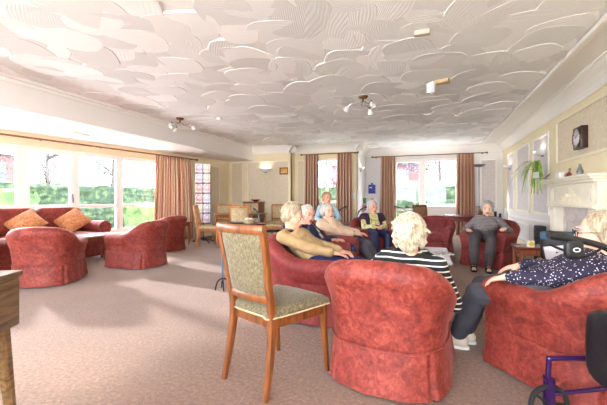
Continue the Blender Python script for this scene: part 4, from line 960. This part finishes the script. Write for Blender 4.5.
# ================================================================= ROLLATORS
def rollator(label, loc, rz, paint, wr=.1, hz=.9, bag=True, logo=False):
    """faces +Y; user stands behind"""
    t = thing('rollator', label, 'walking frame', loc, rz)
    for s in (-1, 1):
        x = s*.27
        bm = BM(); tube(bm, bezier([(x, -.2, .1), (x, -.2, .3), (x, -.16, .325), (x, .18, .34), (x, .26, .5), (x, .22, .7), (x, .12, hz-.06)], 6), .0125, 10); fr_ = link('side_frame', bm, M[paint], t)
        bm = BM(); tube(bm, [(x, -.19, .15), (x, .3, .2), (x, .31, .1)], .011, 10); link('lower_bar', bm, M[paint], fr_)
        bm = BM(); tube(bm, bezier([(x, .13, hz-.09), (x, .06, hz-.045), (x, -.1, hz-.005), (x, -.2, hz+.012)], 5), [.016]*11+[.021]*5, 12, 1, 1); link('handle', bm, M['blackplastic'], t)
        bm = BM(); tube(bm, bezier([(x, .05, hz-.06), (x, -.03, hz-.095), (x, -.14, hz-.06), (x, -.2, hz-.035)], 5), .006, 8); link('brake_lever', bm, M['blackmetal'], t)
        for y in (-.2, .3):
            bm = BM(); tube(bm, [Vector((x, y, wr))+Vector((0, math.cos(a), math.sin(a)))*(wr-.012) for a in [2*PI*i/28 for i in range(28)]], .012, 8, closed=True); wl = link('wheel', bm, M['rubber'], t)
            bm = BM(); tube(bm, [(x-.018, y, wr), (x+.018, y, wr)], .02, 12)
            for i in range(5):
                a = 2*PI*i/5; rbar(bm, [(x, y, wr), (x, y+math.cos(a)*(wr-.018), wr+math.sin(a)*(wr-.018))], .012, .012)
            link('spokes', bm, M['blackplastic'], wl)
            bm = BM(); box(bm, (x-.024, y-.015, wr-.015), (x-.018, y+.015, wr*2+.03), .003); box(bm, (x+.018, y-.015, wr-.015), (x+.024, y+.015, wr*2+.03), .003); box(bm, (x-.024, y-.016, wr*2+.008), (x+.024, y+.016, wr*2+.035), .004); link('fork', bm, M[paint], wl)
    bm = BM(); box(bm, (-.25, -.02, .5), (.25, .2, .53), .012, seg=3); link('seat', bm, M['vinyl'], t)
    bm = BM(); tube(bm, [(-.27, .22, .36), (.27, .22, .36)], .011, 8); tube(bm, [(-.262, .22, .56), (-.2, .1, .49), (.2, .1, .49), (.262, .22, .56)], .01, 8); link('cross_bar', bm, M[paint], t)
    if bag: bm = BM(); sell(bm, (0, .0, .425), (.235, .075, .175), .4, .3, 28, 12); link('bag', bm, M['vinyl'], t)
    if logo:
        bm = BM(); sell(bm, (-.27, -.08, hz-.06), (.02, .045, .05), .6, n=20, k=8); h = link('handle_bracket', bm, M['blackplastic'], t)
        bm = BM(); tube(bm, [(-.249, -.08+.016*math.cos(a), hz-.06+.009*math.sin(a)) for a in [2*PI*i/16 for i in range(16)]], .0022, 6, closed=True); link('oval_logo', bm, M['white'], h)
    return t
# ================================================================= PEOPLE
def ik(a, b, l1, l2, pole):
    d = b-a; L = min(d.length, (l1+l2)*.995); dn = d.normalized(); x = (l1*l1-l2*l2+L*L)/(2*L); h = math.sqrt(max(0, l1*l1-x*x))
    p = Vector(pole); p = (p-dn*p.dot(dn)).normalized(); return a+dn*x+p*h, a+dn*L
def hand(bm, w, d, up, s, k=1.0, curl=.5, g=0):
    """w wrist, d direction, up = back of the hand, s = +1 when the thumb lies to the side vector"""
    d = d.normalized(); up = (up-d*up.dot(d)).normalized(); sd = d.cross(up)*s
    def P(a, b, c): return w+(d*a+sd*b+up*c)*k
    cone(bm, P(-.01, 0, 0), .021*k, P(.035, 0, 0), .019*k, 1.25, sd); cone(bm, P(.03, .012, 0), .0165*k, P(.082, .012, 0), .0135*k, 1.7, sd); cone(bm, P(.03, -.01, 0), .0165*k, P(.078, -.012, 0), .0125*k, 1.5, sd)
    for i, (b, L) in enumerate(((.031, .066), (.0105, .076), (-.0105, .07), (-.03, .054))):
        p = P(.08-(.006 if i == 3 else 0), b, .002); c = curl*.55; q = p; a = -.12
        for j, f in enumerate((.45, .32, .26)):
            a -= c*(.6 if j == 0 else 1); dd = d*math.cos(a)+up*math.sin(a)+sd*(b*1.2)
            e = q+dd.normalized()*L*f*k; cone(bm, q, (.0088-.001*j)*k, e, (.0082-.001*j)*k, n=10); q = e
    q = P(.02, .02, -.006); e = P(.052, .047, -.014); cone(bm, q, .012*k, e, .0105*k, n=10); f = P(.08, .056, -.02); cone(bm, e, .0102*k, f, .0085*k, n=10); cone(bm, f, .0085*k, P(.1, .054, -.026), .0072*k, n=10)
def person(label, pos, face, head, hy=0, hp=0, hr=0, hands=((.12, .25, .6), (-.12, .25, .6)), knees=None, feet=((.1, .52), (-.1, .52)), hip=(0, .03, .53), z0=0,
           hair='hairwhite', top='white', outer=None, legs='navy', shoes='blackmetal', skin='skin', curly=1.0, glasses=False, scarf=None, vox=.0075, sandal=False, curl=(.5, .5), hairlen=.0, elbow_out=1.0, sx=1.0, wristband=None, collar=None, poles=None, droop=0):
    x, y = c2w(*pos); t = thing('person', label, 'person', (x, y, z0), yaw(*face)); hc = Vector(head); hip = Vector(hip)
    HM = Matrix.Translation(hc) @ Matrix.Rotation(math.radians(hy), 4, 'Z') @ Matrix.Rotation(math.radians(hp), 4, 'X') @ Matrix.Rotation(math.radians(hr), 4, 'Y') @ Matrix.Scale(1.07, 4)
    nb = hc+Vector((0, -.045, -.135)); X = (1, 0, 0)
    ax = (nb-hip); chest = hip+ax*.66+Vector((0, -.01, 0)); waist = hip+ax*.3+Vector((0, -.01, 0))
    sh = [nb+Vector((s*.158*sx, .0, -.058)) for s in (1, -1)]
    arms = []
    for i, s in enumerate((1, -1)):
        pole = Vector(poles[i]) if poles and poles[i] else Vector((s*.9*elbow_out, -.5, -.8)); e, w = ik(sh[i], Vector(hands[i]), .262, .235, pole); arms.append((sh[i], e, w))
    lg = []
    for i, s in enumerate((1, -1)):
        hj = hip+Vector((s*.088*sx, .0, -.02)); f = Vector((feet[i][0], feet[i][1], .085)); k, a = ik(hj, f, .40, .39, Vector((s*.1, .6, 1))); lg.append((hj, k, a))
    def torso(bm, g, lowz=None, bust=True):
        cone(bm, hip, .125*sx+g, waist, .118*sx+g, 1.25, X, 20); cone(bm, waist, .118*sx+g, chest, .112*sx+g, 1.25, X, 20); cone(bm, chest, .112*sx+g, nb+Vector((0, 0, -.075)), .062+g, 1.75, X, 20)
        for s in (0, 1): cone(bm, nb+Vector((0, 0, -.035)), .045+g*.7, sh[s], .054+g, n=16)
        if bust:
            n_ = Vector((0, 1, .25)); 
            for s in (1, -1): sell(bm, chest+Vector((s*.062, .085, -.02)), (.062+g, .05+g, .06+g), 1, n=16, k=8)
        sell(bm, waist+Vector((0, .06, -.0)), (.115*sx+g, .07+g, .09+g), 1, n=16, k=8)
    def arm(bm, i, g, end=1.0, flare=0):
        a, e, w = arms[i]; w2 = e.lerp(w, end); cone(bm, a, .048+g, e, .038+g); cone(bm, e, .038+g, w2, .027+g+flare)
    # ---- body: one continuous skin
    bm = BM(); torso(bm, -.006)
    for i in (0, 1):
        arm(bm, i, 0); a, e, w = arms[i]; d = (w-e); d.z = d.z*.45-droop*d.length; s = 1 if i else -1
        hand(bm, w, d, Vector((0, 0, 1))+d*0, s*1, 1.0, curl[i])
        h, k, a = lg[i]; cone(bm, h, .08, k, .054); cone(bm, k, .052, a, .034); cone(bm, a+Vector((0, -.02, -.045)), .03, a+Vector((0, .11, -.055)), .024, 1.3, X); cone(bm, a, .034, a+Vector((0, -.015, -.04)), .03)
    T = lambda p: HM @ Vector(p); R3 = HM.to_3x3()
    cone(bm, T((0, -.02, -.06)), .052, nb+Vector((0, .0, -.03)), .056)
    sell(bm, T((0, -.015, .022)), (.073, .09, .086), 1, n=24, k=14, mtx=R3); sell(bm, T((0, .02, -.025)), (.062, .069, .08), 1, n=24, k=14, mtx=R3)
    sell(bm, T((0, .034, -.075)), (.045, .045, .038), 1, n=18, k=10, mtx=R3); sell(bm, T((0, .066, -.098)), (.02, .018, .016), 1, n=12, k=8, mtx=R3)
    cone(bm, T((0, .088, .004)), .0085, T((0, .108, -.032)), .012); 
    for s in (-1, 1):
        sell(bm, T((s*.034, .062, -.034)), (.023, .02, .024), 1, n=12, k=8, mtx=R3); sell(bm, T((s*.03, .078, .026)), (.021, .014, .009), 1, n=12, k=8, mtx=R3); sell(bm, T((s*.073, -.008, -.012)), (.011, .021, .033), 1, n=12, k=8, mtx=R3)
        sell(bm, T((s*.012, .1, -.035)), (.008, .009, .007), 1, n=8, k=6, mtx=R3)
    sell(bm, T((0, .084, -.058)), (.026, .012, .016), 1, n=12, k=8, mtx=R3)
    fuse('body', bm, M[skin], t, min(vox, .0065), 2)
    # ---- face details
    for s in (-1, 1):
        bm = BM(); sell(bm, (0, 0, 0), (.0145, .009, .0085), 1, n=16, k=10); 
        for f in bm.faces:
            c = f.calc_center_median()
            if c.y > .004 and abs(c.x) < .007: f.material_index = 1
        bmesh.ops.transform(bm, matrix=HM @ Matrix.Translation((s*.0295, .0855, .003)), verts=bm.verts); link('eye', bm, [M['eyewhite'], M['iris']], t)
        bm = BM(); tube(bm, [T((s*.046, .079, .024)), T((s*.032, .0935, .03)), T((s*.014, .096, .025))], .0035, 6); link('eyebrow', bm, M['hairgrey'], t)
    bm = BM(); sell(bm, T((0, .094, -.058)), (.021, .006, .0065), 1, n=14, k=8, mtx=R3); sell(bm, T((0, .094, -.066)), (.017, .006, .005), 1, n=14, k=8, mtx=R3); link('lips', bm, M['lips'], t)
    # ---- hair
    bm = BM(); rr = random.Random(label); hs = (0, -.034, .03)
    sell(bm, T(hs), (.09, .1, .096), 1, n=24, k=14, mtx=R3); sell(bm, T((0, -.075, -.035)), (.066, .042, .06+hairlen), 1, n=16, k=10, mtx=R3)
    for s in (-1, 1): sell(bm, T((s*.07, -.03, -.012-hairlen*.5)), (.024, .044, .05+hairlen), 1, n=14, k=8, mtx=R3)
    nt_ = 300
    for i in range(nt_):
        z = 1-2*(i+.5)/nt_; a = i*2.39996; r_ = math.sqrt(1-z*z); d = Vector((r_*math.cos(a), r_*math.sin(a), z))
        if z < -.55-hairlen*4: continue
        if d.y > .28 and z < .52: continue
        p = Vector((hs[0]+d.x*.083, hs[1]+d.y*.092, hs[2]+d.z*(.088+(hairlen if z < 0 else 0)))); q = p+Vector((rr.gauss(0, .003), rr.gauss(0, .003), rr.gauss(0, .003)-.006))
        e = q+Vector((rr.gauss(0, .012), rr.gauss(0, .012), -.014-rr.random()*.012)); cone(bm, T(q), rr.uniform(.007, .0115)*curly, T(e), rr.uniform(.005, .010)*curly, n=8)
    fuse('hair', bm, M[hair], t, .0055, 6, .0018, 45)
    # ---- clothes
    tm = M[top]
    bm = BM(); torso(bm, .010); arm(bm, 0, .013, .9, .006); arm(bm, 1, .013, .9, .006)
    fuse('blouse' if not outer else 'blouse', bm, tm, t, vox, 3, .007, 11)
    if outer:
        om, slv, cw = outer; bm = BM(); torso(bm, .022)
        if slv: arm(bm, 0, .024, .86, .006); arm(bm, 1, .024, .86, .006)
        def cut(c):
            q = (c.z-hip.z)/max(.05, (nb.z-hip.z)); yy = hip.y+(nb.y-hip.y)*q
            if c.z > nb.z-.012 and (c-nb).xy.length < .075: return True
            return abs(c.x) < cw*(1.25-.5*q if q < .6 else .95) and c.y > yy+.02 and c.z > hip.z-.06 or (c.z < hip.z-.10)
        if cw <= 0: cut = lambda c: (c.z > nb.z-.005 and (c-nb).xy.length < .06)
        fuse('cardigan' if slv else 'waistcoat', bm, M[om], t, vox, 3, .008, 11, cut, .004)
    bm = BM(); cone(bm, hip+Vector((0, -.01, .01)), .13*sx, hip+Vector((0, .02, -.02)), .13*sx, 1.28, X, 20)
    for h, k, a in lg: cone(bm, h, .105*sx, k, .08); cone(bm, k, .078, k.lerp(a, .88), .064)
    fuse('trousers', bm, M[legs], t, vox, 3, .008, 10)
    for h, k, a in lg:
        bm = BM(); a0 = Vector((a.x, a.y, 0)); 
        if sandal:
            cone(bm, a0+Vector((0, -.045, .014)), .014, a0+Vector((0, .14, .013)), .013, 2.4, X); tube(bm, [a0+Vector((-.045, .07, .02)), a0+Vector((-.03, .065, .062)), a0+Vector((0, .062, .072)), a0+Vector((.03, .065, .062)), a0+Vector((.045, .07, .02))], .012, 8, 1, .6)
            tube(bm, [a0+Vector((-.04, -.03, .02)), a0+Vector((-.038, .01, .075)), a0+Vector((0, .03, .085)), a0+Vector((.038, .01, .075)), a0+Vector((.04, -.03, .02))], .008, 8)
        else:
            cone(bm, a0+Vector((0, -.035, .045)), .042, a0+Vector((0, .06, .045)), .04, 1.05, X); cone(bm, a0+Vector((0, .05, .04)), .04, a0+Vector((0, .145, .032)), .028, 1.4, X); cone(bm, a0+Vector((0, -.02, .075)), .04, a0+Vector((0, .01, .08)), .038)
        so = fuse('shoe', bm, M[shoes], t, .006, 3)
        bm = BM(); pts = []
        for q in range(20):
            b_ = 2*PI*q/20; pts.append(a0+Vector((.045*math.cos(b_)*(1+.12*math.sin(b_)), .045+.125*math.sin(b_), 0)))
        rings(bm, [[p for p in pts], [p+Vector((0, 0, .018)) for p in pts]]); link('sole', bm, M['white' if shoes == 'shoetan' else 'rubber'], so)
    if glasses:
        bm = BM()
        for s in (-1, 1):
            c = Vector((s*.031, .104, -.0)); tube(bm, [T(c+Vector((.0235*math.cos(a), -.004*abs(math.cos(a)), .018*math.sin(a)))) for a in [2*PI*i/22 for i in range(22)]], .0022, 6, closed=True)
            tube(bm, [T((s*.054, .101, .005)), T((s*.075, .06, .006)), T((s*.08, 0, .004))], .002, 6)
        tube(bm, [T((-.008, .106, .004)), T((0, .11, .007)), T((.008, .106, .004))], .002, 6); link('spectacles', bm, M['blackplastic'], t)
    if scarf:
        bm = BM(); c = nb+Vector((0, .01, -.005)); tube(bm, [c+Vector((.082*math.cos(a), .072*math.sin(a), .006*math.sin(3*a)-.018*math.sin(a))) for a in [2*PI*i/30 for i in range(30)]], .024, 10, .8, 1, closed=True)
        cone(bm, c+Vector((.02, .07, -.03)), .028, c+Vector((.03, .13, -.14)), .022); fuse('scarf', bm, M[scarf], t, .007, 2, .006, 25)
    if wristband:
        i, mt_ = wristband; a, e, w = arms[i]; bm = BM(); q = e.lerp(w, .9); tube(bm, [q, e.lerp(w, .99)], .037, 12); link('cuff', bm, M[mt_], t)
    return t
M['stripe_black'] = stripes('black_cream_striped_knit', (26, 26, 30), (226, 218, 200), 'Z', 9.6, .12, .85, .7)
M['stripe_grey'] = stripes('grey_striped_jumper', (104, 96, 100), (150, 140, 142), 'Z', 14, .35, .9, .4)
M['speckle'] = speckle('navy_speckled_blouse', (38, 32, 58), (224, 214, 222), 75, .23)
M['floral'] = noisemat('yellow_green_floral', [(.36, (140, 150, 84)), (.46, (222, 218, 150)), (.55, (236, 232, 180)), (.64, (170, 160, 100))], 24, .85, detail=2, bmp=.1, dist=1)
M['tan'] = plain('tan_wool', (178, 148, 106), .9, var=.06, scale=14, bmp=.3, bscale=90)
M['creamknit'] = plain('cream_pink_knit', (226, 196, 170), .9, var=.06, scale=12, bmp=.4, bscale=60)
M['palecheck'] = noisemat('pale_patterned_blouse', [(.4, (228, 222, 224)), (.52, (120, 130, 160)), (.6, (224, 216, 216))], 26, .85, detail=2, bmp=.1)
M['navyknit'] = plain('navy_knit', (44, 46, 78), .9, var=.1, bmp=.4, bscale=60)
M['plum'] = plain('plum_waistcoat_cloth', (62, 34, 58), .9, var=.08, bmp=.2)
M['paleblue'] = plain('pale_blue_cotton', (166, 198, 214), .85, var=.04)
M['slategrey'] = plain('slate_grey_cloth', (86, 84, 98), .9, var=.08, bmp=.2)
M['charcoal'] = plain('charcoal_cloth', (68, 68, 76), .9, var=.08, bmp=.2)
M['darkgrey'] = plain('mid_grey_cloth', (84, 78, 82), .9, var=.08, bmp=.2)
M['darkscarf'] = noisemat('dark_patterned_scarf', [(.45, (34, 28, 34)), (.55, (90, 70, 76)), (.6, (30, 26, 30))], 40, .9, bmp=.2)
M['shoetan'] = plain('cream_beige_leather', (214, 200, 182), .5, var=.04)
# centre foreground, seen from behind
person('white haired woman seen from behind in a cream striped black top in the central armchair', (.6, 2.27), (.47, .88), (.105, -.03, .885), 4, -4, elbow_out=.6, hands=((.24, .17, .58), (-.2, .2, .60)),
       hair='haircream', top='stripe_black', legs='charcoal', hairlen=.022, curly=1.25, hip=(.03, .08, .52), sx=1.08)
person('woman in spectacles and a navy speckled blouse at the right, hand on her chair arm', (1.62, 2.10), (-.78, .62), (.05, -.13, .90), 12, -4, droop=.25, hands=((.24, .28, .625), (-.15, .35, .60)),
       feet=((.2, .64), (.07, .66)), hair='hairash', top='speckle', legs='charcoal', shoes='shoetan', glasses=True, vox=.0065, curl=(.35, .55), skin='skinpale', hip=(0, .13, .55), hairlen=.012, curly=1.15, poles=((1, -.3, -.4), (-.6, -.4, -.7)))
person('woman in a tan jacket with a dark scarf, sitting behind the foreground wooden chair', (.10, 3.34), (.91, -.41), (.05, -.19, .935), -6, -18, poles=((1, -.1, -.9), (-1, -.1, -.9)), hands=((.12, .27, .60), (-.08, .24, .60)),
       hair='hairash', top='tan', legs='navy', scarf='darkscarf', hip=(0, .05, .52), curly=.8)
person('white haired woman in a navy cardigan over a pale blouse, leaning back', (.16, 4.33), (.95, -.3), (.03, -.10, .90), -48, -4, hr=-6, hip=(0, .02, .49), hands=((.14, .2, .6), (-.13, .22, .58)), hair='hairwhite', top='palecheck', outer=('navyknit', True, .075), legs='navy', hairlen=.012, curly=1.1)
person('white haired woman in a cream pink cardigan and dark grey trousers leaning back', (.5, 5.35), (.88, -.47), (.11, -.08, .91), -42, -4, hr=8, hands=((.10, .34, .58), (-.08, .34, .58)), feet=((.12, .72), (-.04, .7)), hair='hairwhite', top='palecheck', outer=('creamknit', True, .03), legs='slategrey', hip=(0, .1, .53), curly=1.1, skin='skinpale')
person('person in a plum waistcoat over a yellow green floral shirt, hands in lap', (1.3, 6.45), (.12, -1), (-.02, -.07, .945), 6, -4, hands=((.06, .27, .6), (-.07, .27, .59)), hair='hairwhite', top='floral', outer=('plum', False, .085), legs='navy', curly=1.0, sx=1.06)
person('light brown haired woman in pale blue sitting behind the circle by the small rear window', (.5, 7.0), (.1, -1), (.02, .0, 1.12), 10, 0, hair='hairbrown', top='paleblue', legs='navy', hip=(0, .03, .6), sx=.84, feet=((.1, .45), (-.1, .45)), hands=((.12, .25, .66), (-.12, .25, .66)), curly=.85)
person('grey haired woman in a grey striped jumper in the red armchair by the side table', (2.98, 5.72), (-.42, -.9), (-.06, -.0, .945), -3, -6, hands=((.24, .22, .60), (-.29, .30, .64)), feet=((.15, .5), (-.05, .53)),
       hair='hairgrey', top='stripe_grey', legs='darkgrey', sandal=True, skin='skinpale', curl=(.5, .9), wristband=(0, 'paleblue'), scarf=None, curly=1.0, hip=(0, .06, .54))
rollator('purple framed rollator with black handles and bag in the right foreground', W(1.395, 1.41), yaw(1, 0), 'purple', logo=True, hz=.915)
rollator('grey rollator with black handles behind the woman in the tan jacket', W(-.62, 6.5), yaw(.4, -1), 'greymetal', hz=.9, bag=False)
rollator('grey rollator parked by the pillar next to the person in the plum waistcoat', W(1.15, 8.2), yaw(-.8, -1), 'greymetal', hz=.9, bag=False)
rollator('grey rollator parked in front of the glazed garden door', W(2.85, 9.6), yaw(1, .3), 'blackmetal', hz=.88, bag=False)
# walking stick with four small feet
t = thing('walking_stick', 'blue grey walking stick with a four footed base behind the foreground chair', 'walking stick', W(-.985, 4.2)); M['bluemetal'] = plain('blue_grey_metal', (92, 120, 140), .35, .5)
bm = BM(); tube(bm, [(0, 0, .1), (0, 0, .66)], .012, 10); link('shaft', bm, M['bluemetal'], t)
bm = BM(); tube(bm, bezier([(0, 0, .65), (0, .0, .7), (0, .05, .73), (0, .12, .72)], 5), .014, 10); link('handle', bm, M['blackplastic'], t)
for i in (-1, 1):
    for j in (-1, 1):
        bm = BM(); tube(bm, bezier([(0, 0, .14), (i*.04, j*.05, .1), (i*.06, j*.07, .0)], 4), .008, 8); link('foot', bm, M['rubber'], t)
# ================================================================= LIGHT & CAMERA
w = bpy.data.worlds.new('world'); sc.world = w; w.use_nodes = True; nt = w.node_tree; bg = nt.nodes['Background']
tc = N(nt, 'ShaderNodeTexCoord'); sp = N(nt, 'ShaderNodeSeparateXYZ'); nt.links.new(tc.outputs['Generated'], sp.inputs[0])
r = ramp(nt, [(0, (.97, .985, .99, 1)), (.5, (.92, .96, 1, 1))]); nt.links.new(sp.outputs[2], r.inputs[0]); nt.links.new(r.outputs[0], bg.inputs[0]); bg.inputs[1].default_value = 7.0
sun = bpy.data.lights.new('sun', 'SUN'); sun.energy = 3.5; sun.angle = math.radians(2.5); sun.color = (1, .95, .86); so = bpy.data.objects.new('sun', sun); COL.objects.link(so)
so.rotation_euler = Vector((.93, -.28, -.34)).to_track_quat('-Z', 'Y').to_euler()
def area(name, loc, dirv, sx_, sy_, power, col=(1, 1, 1), portal=False):
    l = bpy.data.lights.new(name, 'AREA'); l.shape = 'RECTANGLE'; l.size = sx_; l.size_y = sy_; l.energy = power; l.color = col; o = bpy.data.objects.new(name, l); COL.objects.link(o); o.location = loc
    o.rotation_euler = Vector(dirv).to_track_quat('-Z', 'Y').to_euler(); l.cycles.is_portal = portal; return o
s_ = (w_beg+w_end)/2
area('window_portal_left', WM @ Vector((-.16, s_, 1.22)), WM.to_3x3() @ Vector((1, 0, 0)), w_end-w_beg, 1.73, 1, portal=True)
area('window_portal_rear', ((cx0+cx1)/2, YC+.13, 1.2), (0, -1, 0), cx1-cx0, 2.34, 1, portal=True)
area('window_portal_small', ((bx0+bx1)/2, YB+.13, 1.65), (0, -1, 0), bx1-bx0, 1.3, 1, portal=True)
area('window_portal_behind', ((fx0+fx1)/2, Y0-.13, 1.45), (0, 1, 0), fx1-fx0, 1.9, 1, portal=True)
for o in list(COL.objects):
    if o.name.startswith('wall_uplighter'):
        u = Matrix.Rotation(o.rotation_euler.z, 3, 'Z') @ Vector((0, -.08, .0)); area('uplighter_fill', o.location+u+Vector((0, 0, -.03)), (0, 0, 1), .14, .08, .5, (1, .93, .84))  # faint lamps added inside the wall bowls to lift the ceiling brightness
fl = [o for o in COL.objects if o.name == 'floor_lamp'][0]; area('floor_lamp_fill', fl.location+Vector((0, 0, 2.085)), (0, 0, 1), .2, .2, .4, (1, .95, .88))  # weak upward light added at the lamp head to brighten the rear ceiling
cam = bpy.data.cameras.new('camera'); co_ = bpy.data.objects.new('camera', cam); COL.objects.link(co_); co_.location = (0, 0, H); co_.rotation_euler = (PI/2, 0, TH)
cam.sensor_width = 36; cam.lens = F/607*36; cam.shift_y = -(202.5-HY)/607; cam.clip_start = .05; cam.clip_end = 200; sc.camera = co_
sc.view_settings.view_transform = 'Standard'; sc.view_settings.look = 'None'; sc.view_settings.gamma = 1; sc.view_settings.exposure = 1.48
sc.cycles.use_denoising = True; sc.cycles.max_bounces = 8; sc.cycles.diffuse_bounces = 5; sc.cycles.sample_clamp_indirect = 6
